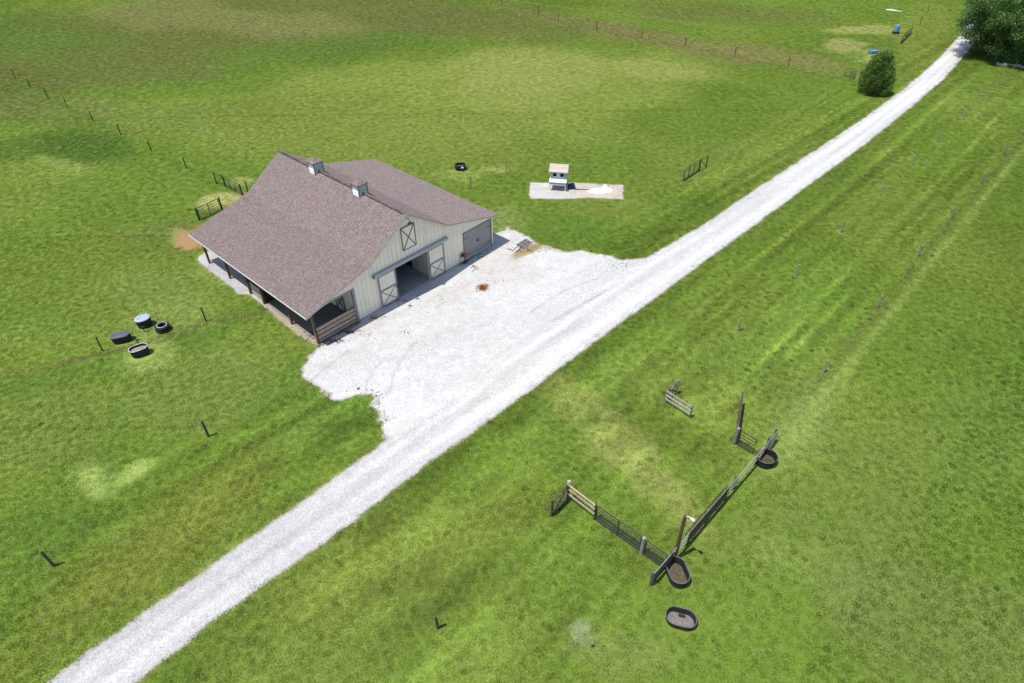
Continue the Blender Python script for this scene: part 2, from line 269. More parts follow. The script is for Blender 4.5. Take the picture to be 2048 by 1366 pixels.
def pasture(x, y):
    n1 = fbm(x*.035, y*.035, 1, 4); n2 = fbm(x*.10, y*.10, 9, 2); n3 = fbm(x*.75, y*.75, 23, 3)
    c = BASE[None]*(1+.45*(n1-.5)[:, None])
    c = c+(LIME-BASE)[None]*(sstep(.42, .78, n2)*.5)[:, None]
    c = c+(DARK-BASE)[None]*(sstep(.5, .8, fbm(x*.12, y*.12, 15, 2))*.4)[:, None]
    fine = fbm(x*1.3, y*1.3, 171, 3)-.5
    for k, (px, py, rx, ry, rot, colr, st, wp, sc) in enumerate(BLOBS):
        wgt = blob_w(x, y, px, py, rx, ry, rot, wp, sc, k); wgt = np.clip(wgt*st+fine*wgt*(1.15-wgt)*1.5, 0, 1)[:, None]; c = c*(1-wgt)+colr[None]*wgt
    _q = (x-_ra.x)*RN.x+(y-_ra.y)*RN.y; lf = sstep(9, 14, _q)[:, None]*.05; c = c*(1+lf*np.array([1.25, 1.0, 1.0])[None])
    # mowing passes and wheel tracks parallel to the drive
    q = (x-_ra.x)*RN.x+(y-_ra.y)*RN.y; s = (x-_ra.x)*RD.x+(y-_ra.y)*RD.y
    qr = np.where(q < 2, q-.045*(s-18.5), q+.012*(s-46))      # rows of posts drift slightly off the drive's line
    qq = qr+(fbm(s*.03, qr*.03, 51, 2)-.5)*.9
    band = sstep(-15.2, -13.8, qr)*(1-sstep(10.6, 11.4, qr))
    c = c*(1+band*(fbm(s*.02, qq*.9, 61, 3)-.5)*.8*sstep(-40, 0, s))[:, None]
    for q0, wd, amp, s0, s1 in ((-3.6, .14, .22, 5, 90), (-5.2, .12, .30, 0, 80), (-6.2, .3, .15, -10, 60), (-8.2, .2, .16, 10, 90), (-10.3, .13, .42, 12, 110), (-11.5, .13, .45, 12, 110), (-12.9, .25, .14, 5, 70), (4.3, .25, .18, 25, 80), (5.6, .13, .32, 20, 90), (7.0, .3, .15, 25, 80), (8.4, .14, .26, 30, 75), (10.7, .16, .38, 35, 80)):
        k_ = np.exp(-((qq-q0+.5*(fbm(s*.05, s*0+q0, 83, 2)-.5))/(wd*.8))**2)*sstep(s0-6, s0+6, s)*(1-sstep(s1-6, s1+10, s))*(.3+1.2*fbm(s*.08, s*0+q0*3, 87, 2))
        c = c*(1+(1.4*amp*k_)[:, None]*np.array([1.15, 1.0, 1.0])[None])
    cl = fbm(s*.35, q*.95, 131, 3)-.5; near = (1-sstep(10, 45, s))*sstep(-17, -12, q)*(1-sstep(10, 13, q))
    c = c*(1+near*cl*.75)[:, None]
    for ppx in [(1476, 662), (1592, 552), (1682, 465), (1760, 391), (1823, 331), (1875, 285), (1925, 239)]:
        pp = G(*ppx); k_ = np.exp(-((x-pp.x)**2+(y-pp.y)**2)/.3)*.5; c = c*(1-k_[:, None])+PALE[None]*1.05*k_[:, None]
    k_ = np.exp(-((qr+15.0)/np.where(s < 22, .5+(22-s)*.05, .28))**2)*sstep(4, 14, s)*(1-sstep(60, 90, s))*(.35+.8*fbm(x*.6, y*.6, 141, 3))*.8; c = c*(1-k_[:, None])+PALE[None]*1.12*k_[:, None]
    k_ = np.exp(-((qr+14.2)/.35)**2)*sstep(5, 20, s)*(.3+.9*fbm(x*.5, y*.5, 151, 3))*.6; c = c*(1-k_[:, None])+OLIVE[None]*k_[:, None]
    for pts, wd, colr, stg in [([(1640, 800), (1560, 900)], .9, PALE, .45),
                              ([(550, 1165), (610, 1215), (700, 1262)], .16, LIME*1.3, .5), ([(620, 1140), (680, 1185), (740, 1225)], .14, LIME*1.3, .45), ([(1180, 800), (1300, 880), (1340, 960)], .3, STRAW*.6, .5),
                              ([(0, 752), (120, 730), (210, 704), (300, 684), (420, 645), (560, 618)], .35, BROWN*.9, .6), ([(31, 160), (140, 220), (250, 275), (372, 338), (470, 385)], .55, DARK*1.25, .6),
                              ([(0, 180), (30, 158)], .8, DARK, .6), ([(560, 590), (600, 640), (640, 690)], .18, PALE*1.25, .6), ([(230, 800), (225, 900), (222, 1000)], .35, DARK*1.2, .55),
                              ([(1006, 2), (1110, 42), (1290, 78), (1470, 113), (1690, 160)], .5, BROWN*.85, .55), ([(1000, -2), (1200, 24), (1500, 62)], .35, STRAW*.7, .5), ([(1652, 192), (1530, 262), (1456, 306), (1420, 335)], .45, LIME*1.1, .45),
                              ([(1690, 165), (1600, 222), (1440, 330)], .3, DARK*1.3, .35)]:
        wgt = (line_w(x, y, pts, wd)*stg)[:, None]; c = c*(1-wgt)+colr[None]*wgt
    # worn, dusty edges of the gravel
    return c*(.94+.12*n3)[:, None]

# ground sheet: one grid, fine where the photograph looks, coarse to the horizon
def axis(a, b, st, far):
    core = list(np.arange(a, b+st, st)); lo = []; hi = []; d = st; p = a
    while p > -far: d *= 1.35; p -= d; lo.append(p)
    d = st; p = core[-1]
    while p < far: d *= 1.35; p += d; hi.append(p)
    return np.array(lo[::-1]+core+hi)
gx = axis(-110, 110, .5, 3000); gy = axis(4, 165, .5, 3000)
X, Y = np.meshgrid(gx, gy); nx, ny = len(gx), len(gy); xs = X.ravel(); ys = Y.ravel()
def set_col(me, c, name='Col'):
    a = me.color_attributes.new(name, 'FLOAT_COLOR', 'POINT'); arr = np.ones((len(c), 4), np.float32); arr[:, :3] = np.clip(c, 0, 1); a.data.foreach_set('color', arr.ravel())
def grid_mesh(name, verts, quads):
    me = bpy.data.meshes.new(name); me.vertices.add(len(verts)); me.vertices.foreach_set('co', np.asarray(verts, np.float32).ravel())
    me.loops.add(quads.size); me.loops.foreach_set('vertex_index', quads.ravel().astype(np.int32)); me.polygons.add(len(quads))
    me.polygons.foreach_set('loop_start', np.arange(0, quads.size, quads.shape[1], dtype=np.int32)); me.polygons.foreach_set('loop_total', np.full(len(quads), quads.shape[1], np.int32))
    me.update(); me.validate(); return me
idx = (np.arange(ny-1)[:, None]*nx+np.arange(nx-1)[None]).ravel()
quads = np.stack([idx, idx+1, idx+nx+1, idx+nx], 1)
me = grid_mesh('ground', np.stack([xs, ys, np.zeros_like(xs)], 1), quads)
gcol = pasture(xs, ys)
set_col(me, gcol)
mg, N, L, P = nodes('pasture_ground')
at = N.new('ShaderNodeAttribute'); at.attribute_name = 'Col'
tc = N.new('ShaderNodeTexCoord')
def noise(scale, detail=5, rough=.6, vec=None):
    n = N.new('ShaderNodeTexNoise'); n.inputs['Scale'].default_value = scale; n.inputs['Detail'].default_value = detail; n.inputs['Roughness'].default_value = rough; L.new(vec or tc.outputs['Object'], n.inputs['Vector']); return n
def rng_(out, a, b, c, d):
    r = N.new('ShaderNodeMapRange'); r.inputs['From Min'].default_value = a; r.inputs['From Max'].default_value = b; r.inputs['To Min'].default_value = c; r.inputs['To Max'].default_value = d; L.new(out, r.inputs['Value']); return r.outputs[0]
def mul(a, b):
    r = N.new('ShaderNodeMath'); r.operation = 'MULTIPLY'; L.new(a, r.inputs[0])
    if isinstance(b, float): r.inputs[1].default_value = b
    else: L.new(b, r.inputs[1])
    return r.outputs[0]
v = N.new('ShaderNodeVectorMath'); v.operation = 'SCALE'; L.new(at.outputs['Color'], v.inputs[0])
L.new(mul(rng_(noise(5, 5, .7).outputs[0], .3, .7, .85, 1.3), rng_(noise(22, 3, .7).outputs[0], .3, .7, .8, 1.3)), v.inputs['Scale']); L.new(v.outputs[0], P.inputs['Base Color'])
P.inputs['Roughness'].default_value = 1; P.inputs['Specular IOR Level'].default_value = .1
b = N.new('ShaderNodeBump'); b.inputs['Strength'].default_value = .6; b.inputs['Distance'].default_value = .04; L.new(noise(14, 4, .7).outputs[0], b.inputs['Height']); L.new(b.outputs[0], P.inputs['Normal'])
me.materials.append(mg); g_ = bpy.data.objects.new('ground', me); COL.objects.link(g_); g_['kind'] = 'structure'; g_['label'] = 'green pasture grass with dry and lush patches'

# gravel sheets
def gravel_mat(name, ragged, tint, dark=.62):
    global N, L, tc
    m, N, L, P = nodes(name)
    at = N.new('ShaderNodeAttribute'); at.attribute_name = 'Col'; sdn = N.new('ShaderNodeAttribute'); sdn.attribute_name = 'sd'; tc = N.new('ShaderNodeTexCoord')
    vv = N.new('ShaderNodeVectorMath'); vv.operation = 'SCALE'; L.new(at.outputs['Color'], vv.inputs[0])
    vo = N.new('ShaderNodeTexVoronoi'); vo.inputs['Scale'].default_value = 16; L.new(tc.outputs['Object'], vo.inputs['Vector'])
    sp = N.new('ShaderNodeSeparateColor'); L.new(vo.outputs['Color'], sp.inputs[0])
    peb = rng_(sp.outputs[0], 0, 1, .78, 1.14)
    L.new(mul(mul(peb, rng_(noise(1.3, 6, .7).outputs[0], .3, .7, .88, 1.08)), rng_(noise(26, 3, .7).outputs[0], .30, .44, dark, 1.0)), vv.inputs['Scale'])
    L.new(vv.outputs[0], P.inputs['Base Color']); P.inputs['Roughness'].default_value = .95; P.inputs['Specular IOR Level'].default_value = .1
    b = N.new('ShaderNodeBump'); b.inputs['Strength'].default_value = .6; b.inputs['Distance'].default_value = .03; L.new(noise(14, 5, .8).outputs[0], b.inputs['Height']); L.new(b.outputs[0], P.inputs['Normal'])
    tr = N.new('ShaderNodeBsdfTransparent'); mx = N.new('ShaderNodeMixShader')
    a = N.new('ShaderNodeMath'); a.operation = 'ADD'; L.new(sdn.outputs['Fac'], a.inputs[0]); L.new(mul(rng_(noise(7, 6, .75).outputs[0], .25, .75, -1., 1.), ragged), a.inputs[1])
    st = N.new('ShaderNodeMath'); st.operation = 'GREATER_THAN'; st.inputs[1].default_value = 0; L.new(a.outputs[0], st.inputs[0])
    L.new(st.outputs[0], mx.inputs[0]); L.new(P.outputs[0], mx.inputs[1]); L.new(tr.outputs[0], mx.inputs[2]); L.new(mx.outputs[0], N['Material Output'].inputs['Surface'])
    return m
def gravel_sheet(name, sdf, bounds, st, z, colf, m, label, margin=.5):
    ax = np.arange(bounds[0], bounds[1]+st, st); ay = np.arange(bounds[2], bounds[3]+st, st)
    X, Y = np.meshgrid(ax, ay); x = X.ravel(); y = Y.ravel(); n = len(ax)
    d = sdf(x, y); keepv = d < margin
    i = (np.arange(len(ay)-1)[:, None]*n+np.arange(n-1)[None]).ravel(); q = np.stack([i, i+1, i+n+1, i+n], 1)
    q = q[keepv[q].any(1)]; used = np.unique(q); mp = np.full(len(x), -1); mp[used] = np.arange(len(used)); q = mp[q]
    x = x[used]; y = y[used]; d = d[used]
    me = grid_mesh(name, np.stack([x, y, np.full_like(x, z)], 1), q)
    set_col(me, colf(x, y, d)); a = me.attributes.new('sd', 'FLOAT', 'POINT'); a.data.foreach_set('value', d.astype(np.float32))
    me.materials.append(m); o = bpy.data.objects.new(name, me); COL.objects.link(o); o['kind'] = 'structure'; o['label'] = label; return o
GR = np.array([.50, .495, .483])
def drive_col(x, y, d):
    c = np.repeat(GR[None], len(x), 0)*(.93+.16*fbm(x*.25, y*.25, 90, 4))[:, None]
    yd = 1-sstep(-1, 1.5, polysd(YARDP, x, y)); rd = polysd(ROADP, x, y)
    pink = sstep(.5, .68, fbm(x*.16+3, y*.16, 93, 3))*yd*.35
    c = c*(1-pink[:, None])+np.array([.45, .39, .345])[None]*pink[:, None]
    # two compacted wheel tracks along the drive
    q = (x-_ra.x)*RN.x+(y-_ra.y)*RN.y
    inroad = 1-sstep(-.2, .4, rd)
    tr = sstep(-.55, -.95, rd)*(1-sstep(-1.15, -1.6, rd))
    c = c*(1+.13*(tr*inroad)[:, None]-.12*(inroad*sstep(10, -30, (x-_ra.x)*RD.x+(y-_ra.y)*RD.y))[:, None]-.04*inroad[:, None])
    s = (x-_ra.x)*RD.x+(y-_ra.y)*RD.y
    c = c*(1+.42*((fbm(s*.05, q*1.3, 95, 3)-.5)*inroad)[:, None])
    sw = fbm(s*.10+q*.05, q*.9+s*.12, 98, 3)-.5; c = c*(1+.22*sw*yd)[:, None]
    edge = sstep(-.28, .05, d)*.8*(.5+fbm(x*.7, y*.7, 191, 3)); c = c*(1-edge[:, None])+np.array([.26, .195, .125])[None]*edge[:, None]
    for px, py, rx, ry, rot, cc, stg in [(966, 575, 11, 7, 0, (.30, .15, .05), .9), (1060, 500, 34, 7, -22, (.26, .19, .08), .9), (1110, 497, 28, 6, 4, (.40, .31, .22), .7), (935, 520, 22, 5, -28, (.16, .13, .10), .6), (1128, 503, 16, 3, 0, (.33, .28, .2), .6), (880, 610, 14, 3, -30, (.3, .33, .16), .5)]:
        wgt = (blob_w(x, y, px, py, rx, ry, rot, .8, .9, 33, .6)*stg)[:, None]; c = c*(1-wgt)+np.array(cc)[None]*wgt
    for pts, wd in [([(618, 765), (660, 730), (700, 700)], .10), ([(730, 775), (745, 745), (770, 715)], .09), ([(776, 790), (785, 755), (805, 715), (830, 685)], .12), ([(1110, 640), (1180, 600), (1250, 560)], .12), ([(1060, 625), (1130, 580), (1200, 555)], .1), ([(1180, 600), (1240, 570)], .08)]:
        wgt = (line_w(x, y, pts, wd*1.3, .3)*.32)[:, None]; c = c*(1-wgt)+np.array([.25, .245, .25])[None]*wgt
    return c
xs_ = np.concatenate([ROADP[:, 0], YARDP[:, 0]]); ys_ = np.concatenate([ROADP[:, 1], YARDP[:, 1]])
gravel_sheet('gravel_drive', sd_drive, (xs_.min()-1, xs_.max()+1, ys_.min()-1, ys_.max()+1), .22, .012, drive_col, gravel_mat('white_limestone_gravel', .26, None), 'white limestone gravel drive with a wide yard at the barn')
def apron_col(x, y, d):
    c = np.repeat(np.array([[.40, .39, .39]]), len(x), 0)*(.8+.4*fbm(x*.6, y*.6, 31, 4))[:, None]
    front = np.array([(px-BX)*-math.sin(BYAW)+(py-BY)*math.cos(BYAW) for px, py in zip(x, y)])
    uu = (x-BX)*math.cos(BYAW)+(y-BY)*math.sin(BYAW)
    inner = (1-sstep(6.5, 9.7, front))*sstep(-9.75, -9.2, uu)*.75     # darker brown-grey gravel inside the porch, front part
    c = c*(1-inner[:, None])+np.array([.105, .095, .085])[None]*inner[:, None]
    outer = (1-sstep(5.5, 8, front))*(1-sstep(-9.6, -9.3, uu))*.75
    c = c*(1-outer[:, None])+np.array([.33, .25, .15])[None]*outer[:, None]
    return c
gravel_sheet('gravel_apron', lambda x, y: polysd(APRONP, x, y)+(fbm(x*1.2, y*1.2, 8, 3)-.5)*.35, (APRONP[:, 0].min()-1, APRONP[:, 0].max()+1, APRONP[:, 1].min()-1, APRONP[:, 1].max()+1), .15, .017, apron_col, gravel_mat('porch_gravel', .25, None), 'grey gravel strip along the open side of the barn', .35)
def pad_col(x, y, d):
    t = sstep(G(1130, 385).x-.5, G(1130, 385).x+2, x+(fbm(x, y, 4, 3)-.5)*2)
    return (np.array([.45, .435, .41])[None]*(1-t[:, None])+np.array([.45, .39, .335])[None]*t[:, None])*(.85+.3*fbm(x*1.2, y*1.2, 66, 3))[:, None]
def sd_pad(x, y): return polysd(PADP, x, y)+(fbm(x*1.5, y*1.5, 6, 3)-.5)*.3
gravel_sheet('gravel_pad', sd_pad, (PADP[:, 0].min()-1, PADP[:, 0].max()+1, PADP[:, 1].min()-1, PADP[:, 1].max()+1), .14, .012, pad_col, gravel_mat('pad_gravel', .16, None), 'rectangular gravel pad under the coop', .3)
# ------------------------------------------------------------------ barn
barn = thing('barn', 'cream board-sided barn with brown shingle roof and two cupolas beside the gravel yard', 'barn', (BX, BY, 0), BYAW)
RIDGE, BRK, EAVE = (0, 7.25), (4.03, 4.55), (10.17, 2.98)
VF, VB = -.38, 17.42
UW, DEP, UJ, UP_ = 9.6, 17.1, -5.74, -9.51
def ztop(u):
    u = abs(u)
    return RIDGE[1]+(BRK[1]-RIDGE[1])*u/BRK[0] if u < BRK[0] else BRK[1]+(EAVE[1]-BRK[1])*(u-BRK[0])/(EAVE[0]-BRK[0])
TH = .16
# siding boards of the front wall, cut round the openings and the gable
OPEN = [(-9.46, -5.74, 3.0), (-1.66, 1.8, 3.06), (6.02, 9.36, 2.70)]
cuts = {-9.6, 9.6, -4.03, 4.03, 0.0}
for a, b_, _ in OPEN: cuts |= {a, b_}
k = -9.6+.25
while k < 9.5:
    if all(abs(k-c) > .09 for c in cuts): cuts.add(round(k, 3))
    k += .4064
cuts = sorted(cuts); pieces = []
for a, b_ in zip(cuts[:-1], cuts[1:]):
    mid = (a+b_)/2; lo = .04
    for o0, o1, oz in OPEN:
        if o0 < mid < o1: lo = oz
    ta, tb = ztop(a)-TH, ztop(b_)-TH
    if max(ta, tb) <= lo+.03: continue
    ta = max(ta, lo+.01); tb = max(tb, lo+.01)
    if min(ta, tb) > 5.3: pieces += [(a, b_, lo, lo, 5.14, 5.14), (a, b_, 5.155, 5.155, ta, tb)]
    else: pieces.append((a, b_, lo, lo, ta, tb))
wb = MB()
for a, b_, l0, l1, t0, t1 in pieces: wb.prism([(a, l0), (b_, l1), (b_, t1), (a, t0)], 'y', .0, .10)
fwall = wb.build('front_wall', M_GAP, barn)
gp_ = .011
for a, b_, l0, l1, t0, t1 in pieces:
    sl_ = (t1-t0)/(b_-a)
    MB().prism([(a+gp_, l0), (b_-gp_, l1), (b_-gp_, t1-sl_*gp_), (a+gp_, t0+sl_*gp_)], 'y', -.028, -.002).build('siding_board', M_SIDING, fwall)
# other walls
sw = MB().box(UW-.1, UW, .1, DEP, .04, ztop(UW)-TH).build('side_wall', M_SIDING, barn)
k = .4
while k < DEP: MB().box(UW+.002, UW+.025, k-.025, k+.025, .06, ztop(UW)-TH-.02).build('batten', M_SIDING, sw); k += .61
prof = [(UJ, .04), (UW-.1, .04), (UW-.1, ztop(UW-.1)-TH), (BRK[0], BRK[1]-TH), (0, RIDGE[1]-TH), (-BRK[0], BRK[1]-TH), (UJ, ztop(UJ)-TH)]
bwl = MB().prism(prof, 'y', DEP-.1, DEP).build('back_wall', M_SIDING, barn)
MB().box(-1.8, 1.8, DEP+.01, DEP+.06, .06, 3.0).build('back_door', M_TRIM, bwl)
iw = MB().box(UJ, UJ+.1, .1, DEP-.1, .04, ztop(UJ)-TH).build('porch_wall', M_GAP, barn)
k = .12
while k < DEP-.5: MB().box(UJ-.024, UJ-.002, k+.01, k+.396, .05, ztop(UJ)-TH-.02).build('siding_board', M_SIDING, iw); k += .4064
# roof: decks, fascia, shingle courses, vented ridge
def slope(side, A, B, nm):
    s = side; (u0, z0), (u1, z1) = A, B
    d = MB().prism([(s*u0, z0-.03), (s*u1, z1-.03), (s*u1, z1-TH+.02), (s*u0, z0-TH+.02)], 'y', VF+.02, VB-.02).build('roof', M_ROOFD, barn)
    L_ = math.hypot(u1-u0, z1-z0); du, dz = (u1-u0)/L_, (z1-z0)/L_; nu, nz = -dz, du   # outward normal (u>0 side)
    V_ = []; Fc = []; C_ = []; ex = .145; nc = int(round(L_/ex)); ex = L_/nc
    pal = [np.array(c) for c in ((.208, .166, .157), (.158, .127, .121))]
    for i in range(nc):
        t0, t1 = i*ex, (i+1)*ex+.004; y = VF-(i % 2)*.15-random.random()*.12; kk = 0
        while y < VB:
            wdt = random.uniform(.13, .19); kk += 1; ya, yb = max(y, VF), min(y+wdt, VB); y += wdt
            if yb-ya < .01: continue
            h0, h1 = .0, .012+random.random()*.009
            def pt(t, h, yy): return (s*(u0+du*t+nu*h), yy, z0+dz*t+nz*h)
            o = len(V_)
            V_ += [pt(t0, h0-.002, ya), pt(t0, h0-.002, yb), pt(t1, h1, ya), pt(t1, h1, yb), pt(t1, -.004, ya), pt(t1, -.004, yb)]
            Fc += [(o, o+1, o+3, o+2), (o+2, o+3, o+5, o+4)]
            c = pal[kk % 2 if random.random() < .85 else 0]*(.82+.36*random.random()); C_ += [c]*6
    mb = MB(); mb.v = V_; mb.f = Fc
    sh = mb.build('shingles', M_SHING, d, fixn=False); set_col(sh.data, np.array(C_)); sh['kind'] = 'stuff'; sh['label'] = 'brown blended asphalt shingles'
    return d
for s in (-1, 1):
    slope(s, RIDGE, BRK, 'upper'); lowd = slope(s, BRK, EAVE, 'lower')
    MB().box(*sorted((s*EAVE[0], s*(EAVE[0]+.025))), VF, VB, EAVE[1]-.13, EAVE[1]-.006).build('fascia', M_WHITE, barn)
    for vv in (VF, VB):
        y0, y1 = (vv-.025, vv+.018) if vv < 0 else (vv-.018, vv+.025)
        for (a, b_) in ((RIDGE, BRK), (BRK, EAVE)):
            MB().prism([(s*a[0], a[1]-.012), (s*b_[0], b_[1]-.012), (s*b_[0], b_[1]-.11), (s*a[0], a[1]-.11)], 'y', y0, y1).build('rake_board', M_SIDING if vv < 0 else M_TRIM, barn)
            MB().prism([(s*a[0], a[1]+.004), (s*b_[0], b_[1]+.004), (s*b_[0], b_[1]-.045), (s*a[0], a[1]-.045)], 'y', y0-.012 if vv < 0 else y0, y1 if vv < 0 else y1+.012).build('drip_edge', M_TRIMD, barn)
    # soffit under the overhang at the gable
MB().prism([(-EAVE[0]+.02, EAVE[1]-.19), (UP_-.12, ztop(UP_)-.20), (UP_-.12, ztop(UP_)-.22), (-EAVE[0]+.02, EAVE[1]-.21)], 'y', VF+.03, VB-.03).build('soffit', M_WHITE, barn)
def ridge_seg(v0, v1):
    mb = MB().prism([(-.17, 7.155), (-.17, 7.195), (0, 7.30), (.17, 7.195), (.17, 7.155), (0, 7.25)], 'y', v0, v1); mb.build('ridge_cap', M_ROOFD, barn)
MB().prism([(-.155, 7.13), (-.155, 7.185), (0, 7.285), (.155, 7.185), (.155, 7.13)], 'y', VF+.32, VB-.05).build('ridge_vent', M_DARKSLOT, barn)
CUPV = (5.47, 11.65); segs = [(VF+.28, CUPV[0]-.53), (CUPV[0]+.53, CUPV[1]-.53), (CUPV[1]+.53, VB)]
for v0, v1 in segs:
    n = int((v1-v0)/.3); 
    V_ = []; F_ = []; C_ = []
    for i in range(n):
        a = v0+(v1-v0)*i/n; b_ = v0+(v1-v0)*(i+1)/n+.01; o = len(V_)
        V_ += [(-.13, a, 7.212), (0, a, 7.298), (.19, a, 7.172), (-.13, b_, 7.222), (0, b_, 7.308), (.19, b_, 7.182)]
        F_ += [(o, o+1, o+4, o+3), (o+1, o+2, o+5, o+4), (o+3, o+4, o+1, o)]
        C_ += [np.array((.215, .165, .155))*(.8+.4*random.random())]*6
    mb = MB(); mb.v = V_; mb.f = F_; rc = mb.build('ridge_cap', M_SHING, barn, fixn=False); set_col(rc.data, np.array(C_))
# cupolas
for cv in CUPV:
    hw = .46
    body = MB().box(-hw+.03, hw-.03, cv-hw+.03, cv+hw-.03, 6.62, 7.98).build('cupola', M_LOUVER, barn)
    for sx in (-1, 1):
        for sy in (-1, 1): MB().box(*sorted((sx*(hw-.07), sx*(hw+.01))), *sorted((cv+sy*(hw-.07), cv+sy*(hw+.01))), 6.70, 7.985).build('corner_post', M_TRIMD, body)
    for sx in (-1, 1):
        for i in range(5):
            z = 6.90+i*.115
            MB().add([(sx*(hw-.028), cv-hw+.075, z+.07), (sx*(hw-.028), cv+hw-.075, z+.07), (sx*(hw+.022), cv+hw-.075, z-.02), (sx*(hw+.022), cv-hw+.075, z-.02),
                      (sx*(hw-.028), cv-hw+.075, z+.055), (sx*(hw-.028), cv+hw-.075, z+.055), (sx*(hw+.010), cv+hw-.075, z-.03), (sx*(hw+.010), cv-hw+.075, z-.03)],
                     [(0, 1, 2, 3), (7, 6, 5, 4), (3, 2, 6, 7), (0, 3, 7, 4), (1, 5, 6, 2)]).build('louver_slat', M_LOUVER, body)
        MB().box(*sorted((sx*(hw-.028), sx*(hw-.012))), cv-hw+.08, cv+hw-.08, 7.52, 7.93).build('window_pane', M_GLASS, body)
    for sy in (-1, 1):
        MB().box(-hw+.08, hw-.08, *sorted((cv+sy*(hw-.028), cv+sy*(hw-.012))), 7.30, 7.93).build('window_pane', M_GLASS, body)
    e = .53; pk = 8.38
    ez = 7.99
    MB().loft([[(-e, cv-e, ez-.05), (e, cv-e, ez-.05), (e, cv+e, ez-.05), (-e, cv+e, ez-.05)], [(-e, cv-e, ez), (e, cv-e, ez), (e, cv+e, ez), (-e, cv+e, ez)], [(-.02, cv-.02, pk), (.02, cv-.02, pk), (.02, cv+.02, pk), (-.02, cv+.02, pk)]]).build('cupola_roof_base', M_ROOFD, body)
    V_ = []; F_ = []; C_ = []
    for q in range(4):
        ca, sa = math.cos(q*math.pi/2), math.sin(q*math.pi/2)
        nr = 5
        for i in range(nr):
            ra, rb = i/nr, (i+1)/nr
            nt_ = 1+int(rb*6)
            for j in range(nt_):
                o = len(V_); pts = []
                for rr, h in ((ra, .004), (rb, .022)):
                    for jj in (j, j+1):
                        x, y = e*1.02*rr, e*1.02*rr*(2*jj/nt_-1); pts.append((x*ca-y*sa, cv+x*sa+y*ca, pk-(pk-ez)*rr+h))
                V_ += pts+[(pts[2][0], pts[2][1], pts[2][2]-.022), (pts[3][0], pts[3][1], pts[3][2]-.022)]; F_ += [(o, o+2, o+3, o+1), (o+2, o+4, o+5, o+3)]
                C_ += [np.array((.225, .17, .16))*(.72+.55*random.random())]*6
    mb = MB(); mb.v = V_; mb.f = F_; rc = mb.build('cupola_shingles', M_SHING, body, fixn=False); set_col(rc.data, np.array(C_)); rc['kind'] = 'stuff'
# sliding doors on their covered track
def xdoor(name, u0, u1, z0, z1, mid, v, fw_, xw, mt, panel_mat=M_SIDING):
    d = MB().box(u0+.02, u1-.02, v, v+.035, z0+.02, z1-.02).build(name, panel_mat, barn)
    y0, y1 = v-.028, v-.002
    def fr(a, b_, c, e): MB().box(a, b_, y0, y1, c, e).build('door_frame', mt, d)
    fr(u0, u0+fw_, z0, z1); fr(u1-fw_, u1, z0, z1); fr(u0+fw_+.002, u1-fw_-.002, z1-fw_, z1); fr(u0+fw_+.002, u1-fw_-.002, z0, z0+fw_*.75)
    zb = z0+fw_*.75; zt = z1-fw_
    if mid: fr(u0+fw_+.002, u1-fw_-.002, mid-.085, mid+.085); zt = mid-.085
    a, b_ = u0+fw_, u1-fw_
    MB().bar((a+.02, v-.018, zb+.02), (b_-.02, v-.018, zt-.02), xw, .02, (0, 1, 0)).build('cross_brace', mt, d)
    MB().bar((a+.02, v-.010, zt-.02), (b_-.02, v-.010, zb+.02), xw, .016, (0, 1, 0)).build('cross_brace', mt, d)
    if mid:
        k = a+.28
        while k < b_-.1: MB().box(k, k+.012, v-.004, v-.001, mid+.09, z1-fw_).build('board_joint', M_GAP, d); k += .3
    return d
for a, b_ in ((-3.44, -1.66), (1.8, 3.58)): 
    d = xdoor('sliding_door', a, b_, .08, 3.04, 1.58, -.125, .14, .075, M_TRIM)
    MB().box((b_-.09) if a < 0 else a+.05, (b_-.05) if a < 0 else a+.09, -.21, -.155, 1.2, 1.5).build('handle', M_BLACK, d)
tk = MB().prism([(-.025, 3.42), (-.27, 3.34), (-.27, 3.10), (-.245, 3.10), (-.245, 3.31), (-.025, 3.38)], 'x', -3.80, 4.00).build('door_track', M_TRACK, barn)
for x in (-3.83, 3.97): MB().box(x, x+.05, -.275, -.03, 3.08, 3.36).build('end_cap', M_TRIMD, tk)
xdoor('loft_door', -.62, .82, 4.06, 6.10, None, -.075, .085, .085, M_TRIMD)
# barn gooseneck lamp above the loft door
lp = MB().tube([(.12, -.03, 6.72), (.12, -.22, 6.80), (.12, -.42, 6.74), (.12, -.46, 6.60)], .022, 6).build('gooseneck_lamp', M_BLACK, barn)
MB().loft([[(.12+r*math.cos(t*math.pi/6), -.46+r*math.sin(t*math.pi/6), z) for t in range(12)] for r, z in ((.04, 6.61), (.06, 6.56), (.20, 6.44), (.21, 6.41), (.18, 6.43))]).build('lamp_shade', M_BLACK, lp)
# garage door
gd = MB().box(6.02, 9.36, .02, .06, .14, 2.70).build('garage_door', M_GDOOR, barn)
for i in range(4):
    z0 = .15+i*.637; MB().box(6.06, 9.32, -.012, .018, z0+.004, z0+.629).build('door_panel', M_GDOOR, gd)
for z in (.55, 2.15):
    for s, u in ((1, 6.10), (-1, 9.28)):
        MB().prism([(u, z-.035), (u+s*.42, z-.012), (u+s*.50, z), (u+s*.42, z+.012), (u, z+.035)], 'y', -.026, -.013).build('strap_hinge', M_BLACK, gd)
for u in (7.60, 7.76): MB().box(u-.02, u+.02, -.06, -.013, 1.22, 1.52).build('handle', M_BLACK, gd)
MB().box(6.02, 9.36, -.03, .05, .06, .135).build('bottom_seal', M_WHITE, gd)
for a, b_, c, e in ((5.90, 6.018, .05, 2.83), (9.362, 9.46, .05, 2.83), (6.02, 9.36, 2.702, 2.83)): MB().box(a, b_, -.05, -.029, c, e).build('door_trim', M_TRIMD, barn)
